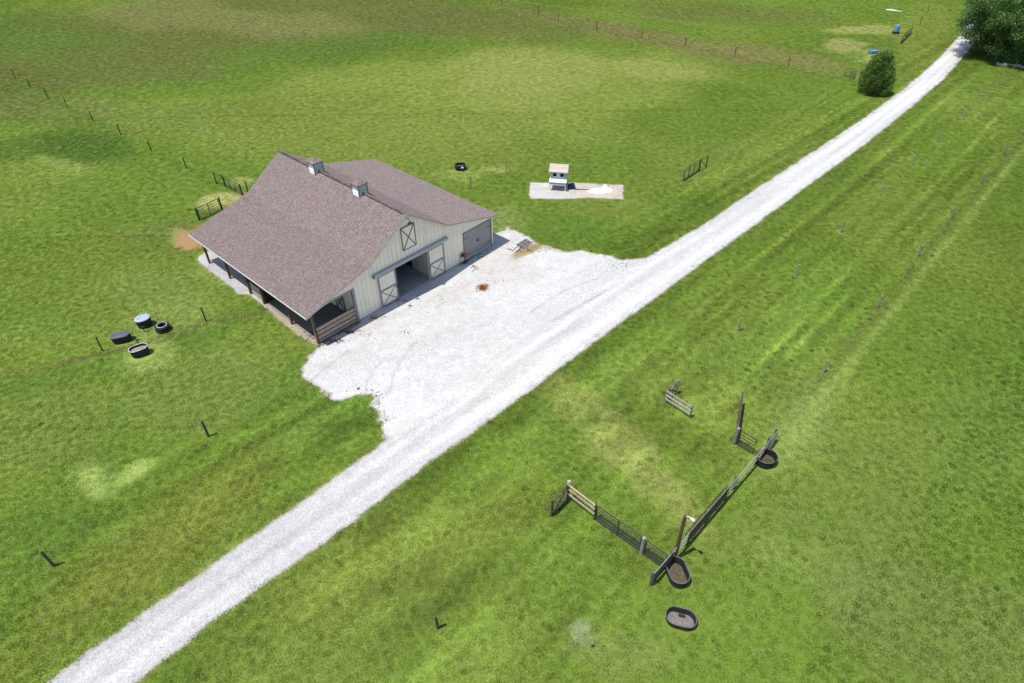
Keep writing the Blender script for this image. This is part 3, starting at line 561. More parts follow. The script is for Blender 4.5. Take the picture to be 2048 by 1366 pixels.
MB().box(UW-.125, UW+.03, -.055, -.029, .04, ztop(UW)-TH-.02).build('corner_trim', M_WHITE, barn); MB().box(UW+.003, UW+.05, -.028, .12, .04, ztop(UW)-TH-.02).build('corner_trim', M_TRIM, barn)
# porch front: jamb, header, planks, posts
MB().box(-5.86, -5.64, -.075, -.03, .03, 2.98).build('jamb_trim', M_TRIM, barn); MB().box(UP_+.1, -5.64, -.07, -.03, 2.985, 3.12).build('header_trim', M_TRIM, barn)
MB().box(-5.84, -5.742, .0, .16, .03, 2.97).build('jamb_post', M_TRIMD, barn)
n = 10
for i in range(n):
    z0 = .06+i*.133
    MB().box(UP_+.09, -5.86, .015+random.uniform(-.004, .004), .06, z0+.014, z0+.118).build('plank', M_PLANKD if i % 3 == 1 else M_PLANK, barn)
MB().box(UP_+.09, -5.86, .062, .075, .05, .06+n*.133).build('plank_backing', M_INT, barn)
MB().box(UP_+.09, -5.86, .005, .10, .06+n*.133+.002, .06+n*.133+.045).build('plank_cap', M_DARKW, barn)
for v in (0.02, 3.57, 7.6, 9.72, 13.1, 16.72): MB().box(UP_-.085, UP_+.085, v-.085, v+.085, -.05, ztop(UP_)-TH-.02, .012).build('porch_post', M_POSTW, barn)
for i in range(6):
    z0 = .08+i*.19; MB().box(UP_+.09, UP_+.13, 7.69, 9.63, z0+.005, z0+.18).build('plank', M_PALEW, barn)
for i in range(11):
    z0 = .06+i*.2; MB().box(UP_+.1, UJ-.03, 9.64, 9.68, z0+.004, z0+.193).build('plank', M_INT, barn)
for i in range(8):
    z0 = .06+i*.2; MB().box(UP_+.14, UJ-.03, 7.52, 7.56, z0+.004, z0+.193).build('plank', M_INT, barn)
MB().box(UP_-.1, UP_+.1, -.02, 17.0, ztop(UP_)-TH-.26, ztop(UP_)-TH-.025).build('porch_beam', M_DARKW, barn)
# split stall door in the porch wall
sdm = MB().box(UJ-.075, UJ-.03, 1.5, 2.75, .05, 1.75).build('stall_door', M_INTW, barn)
for a, b_, c, e in ((1.5, 1.6, .05, 1.75), (2.65, 2.75, .05, 1.75), (1.602, 2.648, 1.65, 1.75), (1.602, 2.648, .05, .15)): MB().box(UJ-.105, UJ-.077, a, b_, c, e).build('door_frame', M_DARKW, sdm)
MB().bar((UJ-.095, 1.6, .15), (UJ-.095, 2.65, 1.65), .09, .02, (1, 0, 0)).build('cross_brace', M_DARKW, sdm); MB().bar((UJ-.087, 2.65, .15), (UJ-.087, 1.6, 1.65), .09, .016, (1, 0, 0)).build('cross_brace', M_DARKW, sdm)
MB().box(UJ-.045, UJ-.027, 1.5, 2.75, 1.77, 2.6).build('stall_opening_shade', M_DARKSLOT, barn)  # black sheet painted in for the shade inside the stall
# aisle behind the sliding doors
MB().box(-2.0, 2.1, -.06, 3.6, -.05, .05).build('aisle_floor', M_CONC, barn); MB().box(-2.0, 2.1, 3.602, DEP-.15, -.05, .046).build('aisle_floor_shade', M_INT, barn)  # rear floor coloured dark to stand in for shade deep in the aisle
for s, u in ((-1, -1.98), (1, 2.08)):
    k = .12
    while k < 2.5: MB().box(*sorted((u, u+s*.03)), k+.008, k+.29, .06, 3.25).build('aisle_board', M_INTW, barn); k += .30
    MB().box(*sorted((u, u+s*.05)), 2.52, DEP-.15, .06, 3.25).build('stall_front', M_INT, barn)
    for kk in range(4):
        MB().box(*sorted((u-s*.001, u-s*.04)), 2.55+kk*3.6, 2.68+kk*3.6, .06, 3.2).build('stall_post', M_DARKW, barn)
MB().box(-2.1, 2.2, .12, DEP-.15, 3.27, 3.33).build('added_aisle_ceiling', M_INT, barn)  # ceiling plane added to keep the aisle dark
MB().box(UJ, UW, -.055, -.03, -.02, .039).build('sill_board', M_TRIMD, barn)

# hose reel on the front wall
hr = thing('hose_reel', 'red hose reel with grey coiled hose on the barn wall by the garage door', 'hose reel', (*bw(5.62, -.06), .75), BYAW)
for r0 in (.15, .185, .22): MB().tube([(r0*math.cos(t*math.pi/8), -.10+.012*math.sin(t*2.3), r0*math.sin(t*math.pi/8)+.05) for t in range(17)], .026, 6).build('hose_coil', M_HOSE, hr)
MB().loft([[(.16+r*math.cos(t*math.pi/7), y, r*math.sin(t*math.pi/7)) for t in range(14)] for r, y in ((.05, -.02), (.19, -.06), (.19, -.09), (.07, -.11), (.07, -.22), (.19, -.24), (.19, -.27), (.05, -.28))], True).build('reel_drum', M_RED, hr)
MB().tube([(-.22, -.10, .05), (-.26, -.10, -.3), (-.25, -.12, -.66), (-.1, -.14, -.72)], .024, 6).build('hose_tail', M_HOSE, hr)
MB().bar((.05, .01, .0), (.05, -.14, .0), .06, .2).build('bracket', M_BLACK, hr)
# ------------------------------------------------------------------ fence posts
def tpost_mesh(h):
    mb = MB()
    mb.loft([[(-.035, -.006, 0), (.035, -.006, 0), (.035, .006, 0), (-.035, .006, 0)], [(-.035, -.006, h), (.035, -.006, h), (.035, .006, h), (-.035, .006, h)]])
    mb.box(-.008, .008, .006, .05, 0, h)
    for i in range(6): mb.box(-.012, .012, -.016, -.006, .25+i*h*.12, .29+i*h*.12)
    return mb
def wpost_mesh(h, r, seed, n=9, topcut=.03):
    rd = random.Random(seed); rings = []
    for k, z in enumerate((-.1, .0, h*.3, h*.62, h*.9, h-.015, h)):
        rr = r*(1.12-.14*z/h)*(1 if k < 6 else .8); ox, oy = rd.uniform(-.008, .008), rd.uniform(-.008, .008)
        rings.append([(ox+rr*(1+rd.uniform(-.06, .06))*math.cos(2*math.pi*i/n), oy+rr*(1+rd.uniform(-.06, .06))*math.sin(2*math.pi*i/n), z+(topcut*math.cos(2*math.pi*i/n) if k >= 5 else 0)) for i in range(n)])
    return MB().loft(rings)
ORD = 'first second third fourth fifth sixth seventh eighth ninth'.split()
def posts(pix, h, kind, label, group, matl, r=.055, face=0, lean=.02, rev=False):
    src = None
    for k, (px, py) in enumerate(pix):
        p = G(px, py); rd = random.Random(k*13+len(group))
        if src is None or k % 4 == 0:
            mb = wpost_mesh(h, r, k+len(group)) if kind == 'wood' else tpost_mesh(h)
            o = mb.build('fence_post', matl); src = o
        else: o = src.copy(); COL.objects.link(o)
        o.location = (p.x, p.y, -.04); o.rotation_euler = (rd.uniform(-lean, lean), rd.uniform(-lean, lean), face+rd.uniform(-.2, .2)); o.scale = (1, 1, 1+rd.uniform(-.05, .05))
        ki = len(pix)-k if rev else k+1
        tag(o, label[k] if isinstance(label, list) else label.format(n=ORD[ki-1]), 'post', group)
M_TP = mat('dark_steel_post', (.030, .030, .030), .6, .3, 8); M_GP = mat('grey_post', (.24, .22, .195), .85, .25, 6, .4, 30)
posts([(31, 157), (62, 176), (97, 197), (136, 217), (186.5, 242), (242, 270), (303, 302.5), (373, 337)], 1.40, 'wood', 'thin dark fence post, {n} from the braced tube gate in the row behind the barn', 'posts of the row behind the barn', M_TP, .055, rev=True)
posts([(206, 702), (413, 643)], 1.40, 'wood', ['thin dark fence post beside the slate lidded tub', 'thin dark fence post between the tyres and the barn porch'], 'posts in line with the water tubs', M_TP, .05)
posts([(417, 873), (108, 1132)], 1.5, 'wood', ['thick dark wooden post between the tubs and the gravel yard corner', 'thick dark wooden post by the drive, farthest from the barn'], 'posts on the drive verge below the tubs', M_DARKW, .075)
o = wpost_mesh(1.3, .075, 5).build('fence_post', M_DARKW); p = G(876, 1256); o.location = (p.x, p.y, -.05); o.rotation_euler = (.02, -.03, .3); tag(o, 'lone thick dark wooden post in the grass between the drive and the pen', 'post')
o = wpost_mesh(.5, .05, 6).build('post_stump', M_GREYW); p = G(1182, 1293); o.location = (p.x, p.y, -.05); o.rotation_euler = (.1, .05, 0); tag(o, 'short grey post stump beside a patch of white clover', 'post')
posts([(1476, 662), (1592, 552), (1682, 465), (1760, 391), (1823, 331), (1875, 285), (1925, 239), (1965, 200), (2001, 165)], 1.25, 'wood', 'slim grey wooden post, {n} from the pen in the row next to the drive', 'inner row of posts beside the drive', M_GP, .068)
posts([(1647, 745), (1754, 615), (1835, 513), (1902, 436), (1961, 365), (2006, 309), (2046, 260)], 1.22, 'wood', 'slim grey wooden post, {n} from the pen in the outer row on the worn track', 'outer row of posts along the worn track', M_GP, .068)
posts([(1456, 305), (1531, 260), (1597, 222), (1652, 192)], 1.35, 'wood', 'thin post, {n} from the six bar gate in the row towards the cedar', 'posts between gate and cedar', M_GP, .045)
posts([(1576, 132), (1469, 114), (1370, 92), (1283, 77), (1193, 60), (1117, 42), (1076, 27), (1003, 10)], 1.45, 'wood', 'thin dark post, {n} from the cedar in the far pasture row along brown weeds', 'posts of the far pasture row', M_TP, .05)
posts([(1854, 26), (1839, 52)], 1.45, 'wood', ['thin dark post farther from the double gate at the drive bend', 'thin dark post just beyond the double gate at the drive bend'], 'posts beyond the long double gate', M_TP, .05)
posts([(1012, 344), (942.5, 377), (1172, 352)], 1.40, 'wood', ['thin post between the black tub behind the barn and the coop', 'thin post close to the barn roof edge below the black tub', 'thin post standing behind the coop and white tarp'], 'posts near the coop', M_GP, .045)
posts([(1991.6, 120), (2028, 138)], 1.45, 'wood', ['pale post in deep shade at the foot of the large tree', 'pale post standing among the rocks under the large tree'], 'pale posts under the large tree', M_GREYW, .05)

# ------------------------------------------------------------------ gates
def at2(a, b):
    A = G(*a); B = G(*b); d = B-A; return A, d.length, math.atan2(d.y, d.x)
def gate(label, a, b, h=1.25, bars=6, verts=1, rad=.03, matl=M_STEEL, z0=.10, group=None, name='tube_gate', diag=False, ends=True):
    A, Lg, rz = at2(a, b); t = thing(name, label, 'gate', (A.x, A.y, 0), rz, group); r = rad
    fr = MB().tube([(.05, 0, z0), (.05, 0, h-.12), (.08, 0, h-.03), (.17, 0, h), (Lg-.17, 0, h), (Lg-.08, 0, h-.03), (Lg-.05, 0, h-.12), (Lg-.05, 0, z0), (.05, 0, z0)], r*1.15, 6).build('gate_frame', matl, t)
    for i in range(1, bars-1):
        f = (i/(bars-1))**1.15; z = z0+(h-z0)*f; MB().tube([(.05, 0, z), (Lg-.05, 0, z)], r*.85, 6).build('gate_bar', matl, t)
    for i in range(verts):
        x = Lg*(i+1)/(verts+1); MB().bar((x, -.0, z0-.02), (x, 0, h+.01), .05, .05).build('upright', matl, t)
    if diag: MB().bar((.08, -.03, z0), (Lg-.08, -.03, h), .05, .03, (0, 1, 0)).build('gate_brace', matl, t)
    if ends:
        for z in (z0+.15, h-.2): MB().box(-.04, .06, -.02, .02, z-.03, z+.03).build('hinge', matl, t)
    return t
def stout(px, py, h, r, label, matl=M_DARKW, rot=0, lean=(0, 0)):
    o = wpost_mesh(h, r, int(px*7+py)).build('gate_post', matl); p = G(px, py); o.location = (p.x, p.y, -.05); o.rotation_euler = (lean[0], lean[1], rot); return tag(o, label, 'post')
def brace_set(label, a, b, h=1.3, matl=M_STEEL, diag=True):
    A, Lg, rz = at2(a, b); t = thing('brace_assembly', label, 'fence brace', (A.x, A.y, 0), rz)
    wpost_mesh(h, .06, 3).build('post', matl, t); wpost_mesh(h, .06, 4).build('post', matl, t, loc=(Lg, 0, 0))
    MB().tube([(.05, 0, h-.12), (Lg-.05, 0, h-.12)], .028, 6).build('rail', matl, t)
    MB().tube([(.06, 0, .12), (Lg-.06, 0, h-.2)], .032, 6).build('brace', matl, t)
    return t
gate('black five bar gate with square ends, nearest the bare red soil behind the barn', (401, 440), (442.5, 420), 1.25, 6, 1, .03, M_STEEL)
stout(399, 441, 1.42, .085, 'stout dark post at the open end of the gate by the red soil', M_TP); stout(444.5, 419.5, 1.42, .085, 'stout dark post between red soil gate and barn corner', M_TP)
brace_set('dark steel brace of two posts and a diagonal beside the straw patch', (433.6, 367.6), (451, 374), 1.35, M_TP)
gate('long black tube gate running towards the barn behind the straw patch', (452.5, 375), (484, 391), 1.2, 5, 2, .028, M_STEEL)
stout(485.5, 391, 1.35, .06, 'dark post at the barn end of the long black tube gate', M_TP); stout(496, 383, 1.2, .06, 'dark post half hidden behind the barn roof edge', M_TP)
gate('dark six bar tube gate with two uprights between coop and drive', (1366.2, 361), (1396.5, 342), 1.33, 6, 2, .028, M_STEEL)
stout(1365, 362, 1.45, .09, 'grey post at the coop end of the six bar gate', M_GREYW)
brace_set('dark diagonal brace between two posts at the drive end of the six bar gate', (1412, 334.5), (1398, 342), 1.4, M_TP)
gate('small grey wire gate standing behind the cedar', (1688, 153), (1708, 157), 1.2, 5, 1, .025, M_STEEL)
gate('small grey gate folded back beside the cedar', (1709, 157.5), (1698, 161.5), 1.15, 5, 0, .025, M_STEEL, diag=True)
gate('long double gate with crossed braces at the far bend of the drive', (1800, 88), (1811, 77), 1.2, 5, 1, .035, M_DARKW, diag=True)
gate('second leaf of the long double gate, nearest the blue drum', (1811.5, 76.5), (1822, 66), 1.2, 5, 1, .035, M_DARKW, diag=True)

# ------------------------------------------------------------------ handling pen across the drive
def plank_run(label, a, b, h, planks, matl, postm, name='plank_fence', postr=.07, posts_at=(0, 1), pw=.15, pt=.035, side=1):
    A, Lg, rz = at2(a, b); t = thing(name, label, 'fence', (A.x, A.y, 0), rz)
    for f in posts_at: wpost_mesh(h+.08, postr, int(f*10)+3).build('post', postm, t, loc=(Lg*f, 0, -.05))
    for i, z in enumerate(planks):
        rd = random.Random(i+int(a[0])); d = rd.uniform(-.015, .015)
        MB().add([], []).box(-.05, Lg+.05, side*(postr+.002), side*(postr+.002)+side*pt, z-pw/2, z+pw/2).build('plank', matl, t).rotation_euler = (0, rd.uniform(-.006, .006), 0)
    return t
f1 = plank_run('bleached three plank fence corner with a leaning end, standing alone in the pen grass', (1331.5, 804.5), (1379, 835), 1.15, (.38, .72, 1.08), M_PALEW, M_GREYW, pw=.13, side=-1)
A, Lg, rz = at2((1331.5, 804.5), (1352, 788))
t = thing('braced_panel', 'narrow bleached wooden panel with slanted braces joined to the lone plank corner', 'panel', (A.x, A.y, 0), rz)
wpost_mesh(1.4, .06, 9).build('post', M_GREYW, t, loc=(Lg, 0, -.05))
for z in (.35, .75, 1.15): MB().box(.03, Lg, .061, .095, z-.05, z+.05).build('plank', M_GREYW, t)
MB().bar((.08, .11, .2), (Lg-.05, .11, 1.25), .09, .03, (0, 1, 0)).build('brace', M_PALEW, t); MB().bar((.1, .045, 1.1), (Lg-.05, .045, .3), .08, .03, (0, 1, 0)).build('brace', M_DARKW, t)
# tall solid gate seen nearly edge on + its post
A, Lg, rz = at2((1468, 885), (1479, 811)); t = thing('board_gate', 'tall dark board gate standing open, hung on the thick grey pen post', 'gate', (A.x, A.y, 0), rz)
for i in range(6): MB().box(.1, Lg, -.02, .02, .18+i*.21, .18+i*.21+.15).build('board', M_DARKW, t)
for x in (.15, Lg*.5, Lg-.1): MB().box(x-.05, x+.05, .022, .06, .12, 1.42).build('upright', M_GREYW, t)
stout(1467.6, 887, 1.5, .12, 'thick silvery wooden post holding the tall board gate', M_GREYW)
gate('short tube gate between the thick silvery post and the long pen fence', (1472, 888.5), (1506, 909), 1.3, 6, 0, .032, M_STEEL)
# long fence
A, Lg, rz = at2((1300.5, 1169.5), (1544, 885.5))
t = thing('pen_fence', 'long weathered rail fence with a dark panelled middle beside two tanks', 'fence', (A.x, A.y, 0), rz)
fr = [0, .13, .24, .39, .55, .63, .82, .93, 1.0]
for k, f in enumerate(fr): wpost_mesh(1.32, .075, k+20).build('post', M_DARKW, t, loc=(Lg*f, .0, -.05))
rd = random.Random(4)
def run(f0, f1, zs, matl, pw, y, tilt=.0):
    for z in zs:
        o = MB().box(Lg*f0-.04, Lg*f1+.04, y, y+.035, z-pw/2, z+pw/2).build('rail', matl, t); o.rotation_euler = (0, 0, 0)
run(0, .13, (.30, .52, .74, .96), M_DARKW, .15, -.113); run(0, .135, (1.22,), M_GREYW, .13, -.115)
run(.14, .24, (.40, .68, .96, 1.24), M_GREENW, .09, -.115)
run(.245, .55, (.24, .42, .60, .78, .96, 1.14), M_DARKW, .13, -.113); run(.245, .55, (1.30,), M_GREYW, .08, -.116)
for i in range(22): MB().box(Lg*.25+i*Lg*.0135, Lg*.25+i*Lg*.0135+.05, .078, .10, .15, 1.25).build('picket', M_DARKW, t)
run(.55, .63, (.5, .85, 1.2), M_GREYW, .1, -.115); run(.635, .87, (.45, .80, 1.15), M_GREENW, .09, -.115); run(.872, 1.0, (.3, .6, .9, 1.18), M_GREYW, .13, -.114)
# left arm
pf = plank_run('three plank brown fence section with pale capped corner post, near the drive', (1136, 998), (1188, 1038), 1.5, (.62, 1.05, 1.42), M_PLANK, M_DARKW, pw=.13, side=-1, postr=.075)
wpost_mesh(.06, .10, 2, topcut=.0).build('post_cap', M_PALEW, pf, loc=(0, 0, 1.62))
gate('dark wooden gate with slanted brace swung open at the capped corner post', (1103.5, 1031), (1134.5, 999.5), 1.45, 6, 0, .032, M_DARKW, diag=True, name='wooden_gate')
stout(1102.5, 1032, 1.55, .06, 'brown post at the free end of the braced wooden gate', M_DARKW)
gate('long dark tube gate with one upright between brown plank section and silvery post', (1190, 1040), (1279.5, 1104), 1.38, 7, 1, .032, M_STEEL)
stout(1282.5, 1106.5, 1.52, .11, 'thick silvery post between two tube gates of the pen', M_GREYW)
gate('short dark tube gate between silvery post and light pole', (1286, 1109), (1330, 1140), 1.35, 7, 0, .032, M_STEEL)
# light pole
p = G(1347.5, 1119); t = thing('light_pole', 'tall brown wooden pole with a pale floodlight above the pen fence', 'light pole', (p.x, p.y, 0), R(-35))
MB().loft([[(r*math.cos(k*math.pi/5), r*math.sin(k*math.pi/5), z) for k in range(10)] for r, z in ((.115, -.1), (.11, .6), (.10, 2), (.088, 3.9), (.07, 4.0))]).build('pole', M_POLE, t)
ar = MB().tube([(0, 0, 3.94), (.18, 0, 4.02), (.38, 0, 4.0)], .03, 6).build('lamp_arm', M_LAMPH, t)
MB().loft([[(x, r*math.cos(k*math.pi/5), 3.98-.0+r*math.sin(k*math.pi/5)*.7-(x-.3)*.25) for k in range(10)] for x, r in ((.26, .04), (.30, .08), (.44, .10), (.50, .08), (.52, .03))]).build('lamp_head', M_LAMPH, ar)

# ------------------------------------------------------------------ stock tanks
def stadium(L_, W_, n=10):
    r = W_/2; h = max(L_/2-r, 0); pts = []
    for k in range(n+1): a = -math.pi/2+math.pi*k/n; pts.append((h+r*math.cos(a), r*math.sin(a)))
    for k in range(n+1): a = math.pi/2+math.pi*k/n; pts.append((-h+r*math.cos(a), r*math.sin(a)))
    if h < 1e-6: pts = pts[:n+1]+pts[n+2:-1]
    return pts
def ring(L_, W_, z): return [(x, y, z) for x, y in stadium(L_, W_)]
def tank(label, px, py, L_, W_, h, rz, shell=M_RUBBER, rim=M_RUBRIM, fill=M_SLUDGE, fillz=.10, lid=None, name='stock_tank', group=None, cat='tank'):
    p = G(px, py); t = thing(name, label, cat, (p.x, p.y, 0), rz, group)
    r = [ring(L_-.14, W_-.14, .005), ring(L_-.10, W_-.10, .06)]
    for k, f in enumerate((.25, .30, .35, .55, .60, .65, .88)): e = .02 if f in (.30, .60) else 0; r.append(ring(L_-.08+f*.06+e, W_-.08+f*.06+e, h*f))
    r += [ring(L_, W_, h-.03), ring(L_-.03, W_-.03, h), ring(L_-.08, W_-.08, h-.02), ring(L_-.12, W_-.12, h*.6), ring(L_-.13, W_-.13, h*.58), ring(L_-.18, W_-.18, .05)]
    MB().loft(r).build('shell', shell, t, smooth=False)
    pts = [Vector(q) for q in ring(L_-.01, W_-.01, h)]; pts.append(pts[0]); pts.append(pts[1])
    MB().tube(pts, .026, 6, False).build('rim', rim, t, smooth=True)
    if lid:
        lm = MB().loft([ring(L_+.02, W_+.02, h+.01), ring(L_+.01, W_+.01, h+.05), ring(L_*.75, W_*.75, h+.085), ring(L_*.3, W_*.3, h+.095)]).build('lid', lid, t)
        MB().bar((-L_*.35, 0, h+.10), (L_*.35, 0, h+.10), .05, .02).build('lid_rib', lid, lm)
    else:
        rd = random.Random(int(px)); v = [(0, 0, fillz+.02)]; n = len(stadium(1, 1))
        base = stadium(L_-.16, W_-.16); n = len(base); rr = []
        for f in (.33, .66, 1.0): rr.append([(x*f, y*f, fillz+rd.uniform(-.018, .018)) for x, y in base])
        vs_ = v+[q for a in rr for q in a]; fs = [(0, 1+i, 1+(i+1) % n) for i in range(n)]
        for k in range(2): fs += [(1+k*n+i, 1+(k+1)*n+i, 1+(k+1)*n+(i+1) % n, 1+k*n+(i+1) % n) for i in range(n)]
        MB().add(vs_, fs).build('contents', fill, t)
    MB().tube([(L_/2-.02, 0, .10), (L_/2+.05, 0, .10)], .035, 8).build('drain_plug', M_RUBRIM, t)
    return t
tank('round black ribbed stock tank holding brown sludge beside the far end of the pen fence', 1529.5, 925, 1.32, 1.16, .62, R(20), fillz=.16)
tank('oval black stock tank with muddy bottom tucked beside the light pole', 1352, 1152, 1.62, 1.06, .62, R(100), fillz=.12)
t3 = tank('oval black stock tank with dry grey silt standing alone in the grass', 1360, 1243, 1.52, .98, .46, R(-17), fill=M_SILT, fillz=.07)
MB().box(-.12, .22, .20, .34, .08, .17, .02).build('float_box', M_RUBBER, t3)
tank('round black tub with a domed blue grey lid', 291, 651, 1.15, .95, .72, R(38), lid=M_BLUELID, cat='tub')
tank('long black tub with slate coloured lid beside a thin post', 246, 682, 1.40, .80, .62, R(22), lid=M_SLATELID, cat='tub')
tank('oval black tub with pale worn rim and shallow grey fill', 282.5, 709, 1.30, .82, .68, R(33), rim=M_WRIM, fill=M_SILT, fillz=.50, cat='tub')
t4 = tank('square black tub with a pale spigot in front, behind the barn', 921, 339, 1.25, .95, .62, R(8), fill=M_SLATELID, fillz=.35, cat='tub')
for px, py, lab in ((278, 690, 'small rusty brown hydrant beside the pale rimmed tub'), (289.5, 664, 'small rusty hydrant in front of the blue lidded tub')):
    p = G(px, py); hd = thing('yard_hydrant', lab, 'hydrant', (p.x, p.y, 0), R(20))
    MB().tube([(0, 0, -.05), (0, 0, .5)], .035, 8).build('pipe', M_RUSTY, hd); MB().tube([(-.05, 0, .45), (.05, 0, .52), (.16, 0, .48), (.18, 0, .38)], [.05, .06, .04, .035], 8).build('spout', M_RUSTY, hd); MB().bar((0, 0, .53), (-.2, 0, .6), .03, .03).build('handle', M_RUSTY, hd)
p = G(924.5, 344); hd = thing('yard_hydrant', 'white topped yard hydrant before the tub behind the barn', 'hydrant', (p.x, p.y, 0), 0)
MB().tube([(0, 0, -.05), (0, 0, .45)], .035, 8).build('pipe', M_RUSTY, hd); MB().tube([(-.06, 0, .42), (.04, 0, .56), (.14, 0, .5), (.16, 0, .4)], [.07, .09, .06, .05], 8).build('spout', M_WHITE, hd)
# worn tyres, stacked
p = G(327, 660)
for k, (z, r0, dx) in enumerate(((.0, .44, 0), (.27, .43, .03))):
    ty = thing('tyre', ('worn black tyre lying on the grass, lower of two', 'worn black tyre with pale sidewall stacked on the lower tyre')[k], 'tyre', (p.x+dx, p.y, z), k)
    rings = []
    for i in range(25):
        a = 2*math.pi*i/24; rings.append([((r0+q[0])*math.cos(a), (r0+q[0])*math.sin(a), .13+q[1]) for q in ((-.17, -.10), (-.08, -.13), (.06, -.12), (.11, -.06), (.11, .06), (.06, .12), (-.08, .13), (-.17, .10))])
    MB().loft(rings, False).build('casing', M_RUBBER, ty)
    for zz in (.255, .0): MB().tube([((r0-.06)*math.cos(2*math.pi*i/20), (r0-.06)*math.sin(2*math.pi*i/20), zz+.005) for i in range(22)], .022, 5, False).build('sidewall_band', M_WRIM if k else M_RUBRIM, ty)

# ------------------------------------------------------------------ coop and things on the pad
A, Lg, rz = at2((1098.5, 380.5), (1131.5, 383)); cp = thing('chicken_coop', 'small raised wooden coop with pinkish shingle roof and two dark windows', 'coop', (A.x, A.y, 0), rz)
Wd = Lg; D = 1.35
for x in (.06, Wd-.06):
    for y in (.06, D-.06): MB().box(x-.06, x+.06, y-.06, y+.06, -.02, .78).build('leg', M_COOPG if y > .2 else M_WHITE, cp)
MB().box(.0, Wd, .35, D, .72, 2.05).build('house_wall', M_COOPG, cp)
for i in range(6): MB().box(.02+i*(Wd-.04)/6+.004, .02+(i+1)*(Wd-.04)/6-.004, .325, .348, 1.25, 2.0).build('wall_board', M_COOPG if i in (0, 5) else M_COOPW, cp)
for x0 in (.26, Wd-.72):
    wn = MB().box(x0, x0+.46, .29, .322, 1.42, 1.92).build('window', M_WHITE, cp); MB().box(x0+.04, x0+.42, .283, .289, 1.46, 1.88).build('pane', M_DARKSLOT, wn); 
    for zz in (1.57, 1.72): MB().box(x0+.04, x0+.42, .275, .282, zz, zz+.025).build('glazing_bar', M_DBLUE, wn)
nb = MB().box(.02, Wd-.02, -.12, .32, .72, 1.05).build('nest_box', M_COOPG, cp)
MB().add([(-.03, .345, 1.26), (Wd+.03, .345, 1.26), (Wd+.03, -.18, 1.04), (-.03, -.18, 1.04), (-.03, .345, 1.22), (Wd+.03, .345, 1.22), (Wd+.03, -.18, 1.00), (-.03, -.18, 1.00)], [(0, 1, 2, 3), (7, 6, 5, 4), (0, 3, 7, 4), (1, 5, 6, 2), (2, 6, 7, 3), (0, 4, 5, 1)]).build('nest_box_lid', M_WHITE, nb)
MB().box(.02, Wd-.02, -.135, -.122, .70, .76).build('nest_box_trim', M_WHITE, nb)
zr, ze = 2.62, 2.05
for s in (0, 1):
    ya, yb = (.85, .12) if s == 0 else (.85, D+.2)
    rf = MB().prism([(ya, zr), (yb, ze), (yb, ze-.05), (ya, zr-.05)], 'x', -.1, Wd+.12).build('roof', M_COOPR, cp)
    for i in range(5):
        f0, f1 = i/5, (i+1)/5; MB().prism([(ya+(yb-ya)*f0, zr+(ze-zr)*f0+.002), (ya+(yb-ya)*f1, zr+(ze-zr)*f1+.028), (ya+(yb-ya)*f1, zr+(ze-zr)*f1+.004)], 'x', -.1, Wd+.12).build('shingle_course', M_COOPR, rf)
for x in (.02, Wd-.06): MB().prism([(.35, 2.04), (D, 2.04), (.85, 2.56)], 'x', x, x+.04).build('gable', M_COOPG, cp)
MB().box(-.1, Wd+.12, .08, .12, ze-.12, ze).build('fascia', M_PALEW, cp)
p = G(1142, 377); t = thing('blue_bucket', 'dark blue bucket tipped beside the coop', 'bucket', (p.x, p.y, 0), .4)
b_ = MB().loft([[(x, r*math.cos(k*math.pi/7), .30+r*math.sin(k*math.pi/7)) for k in range(14)] for x, r in ((-.3, .22), (-.28, .25), (.25, .31), (.30, .31), (.30, .27), (-.22, .2))]).build('bucket_body', M_DBLUE, t)
MB().tube([(.30, -.29, .30), (.48, -.2, .1), (.5, 0, .03), (.48, .2, .1), (.30, .29, .30)], .014, 5).build('handle', M_GALV, t)
p = G(1147, 379); mb = MB().tube([(0, 0, .03), (.3, -.05, .035), (.65, -.12, .03), (1.0, -.05, .03), (1.35, -.16, .03), (1.8, -.15, .03)], [.05, .055, .05, .045, .035, .02], 6); o = mb.build('dark_hose', M_RUBBER); o.location = (p.x, p.y, .01); tag(o, 'dark hose trailing from the blue bucket across the pad', 'hose')
def cloth(name, label, px, py, outline, hmax, lump, rz=0, m_=None):
    """draped sheet over a low pile, as a thick little height field"""
    p = G(px, py); n = 30; xs = np.linspace(-1.45, 1.45, n); ys = np.linspace(-.95, .95, n); X, Y = np.meshgrid(xs, ys)
    P = np.array(outline); d = polysd(P, X.ravel(), Y.ravel()).reshape(n, n)+(fbm(X.ravel()*3, Y.ravel()*3, 2, 2).reshape(n, n)-.5)*.12
    H_ = np.clip(-d*1.2, 0, 1)**.6*hmax*(.6+.8*fbm(X.ravel()*4, Y.ravel()*4, 12, 3).reshape(n, n))
    for lx, ly, lr, lh in lump: H_ += lh*np.exp(-((X-lx)**2+(Y-ly)**2)/lr**2)*(d < 0)
    keep = d < 0; V_ = []; F_ = []; ids = -np.ones((n, n), int)
    for i in range(n):
        for j in range(n): ids[i, j] = len(V_); V_.append((X[i, j], Y[i, j], H_[i, j]+.012))
    for i in range(n-1):
        for j in range(n-1):
            if keep[i, j] or keep[i+1, j] or keep[i, j+1] or keep[i+1, j+1]: F_.append((ids[i, j], ids[i, j+1], ids[i+1, j+1], ids[i+1, j]))
    o = MB().add(V_, F_).build(name, m_ or M_TARP, None, smooth=True); o.location = (p.x, p.y, .01); o.rotation_euler = (0, 0, rz)
    bm = bmesh.new(); bm.from_mesh(o.data); bmesh.ops.delete(bm, geom=[v for v in bm.verts if not v.link_faces], context='VERTS'); bm.to_mesh(o.data); bm.free()
    sm = o.modifiers.new('t', 'SOLIDIFY'); sm.thickness = .012
    return tag(o, label, 'tarp')
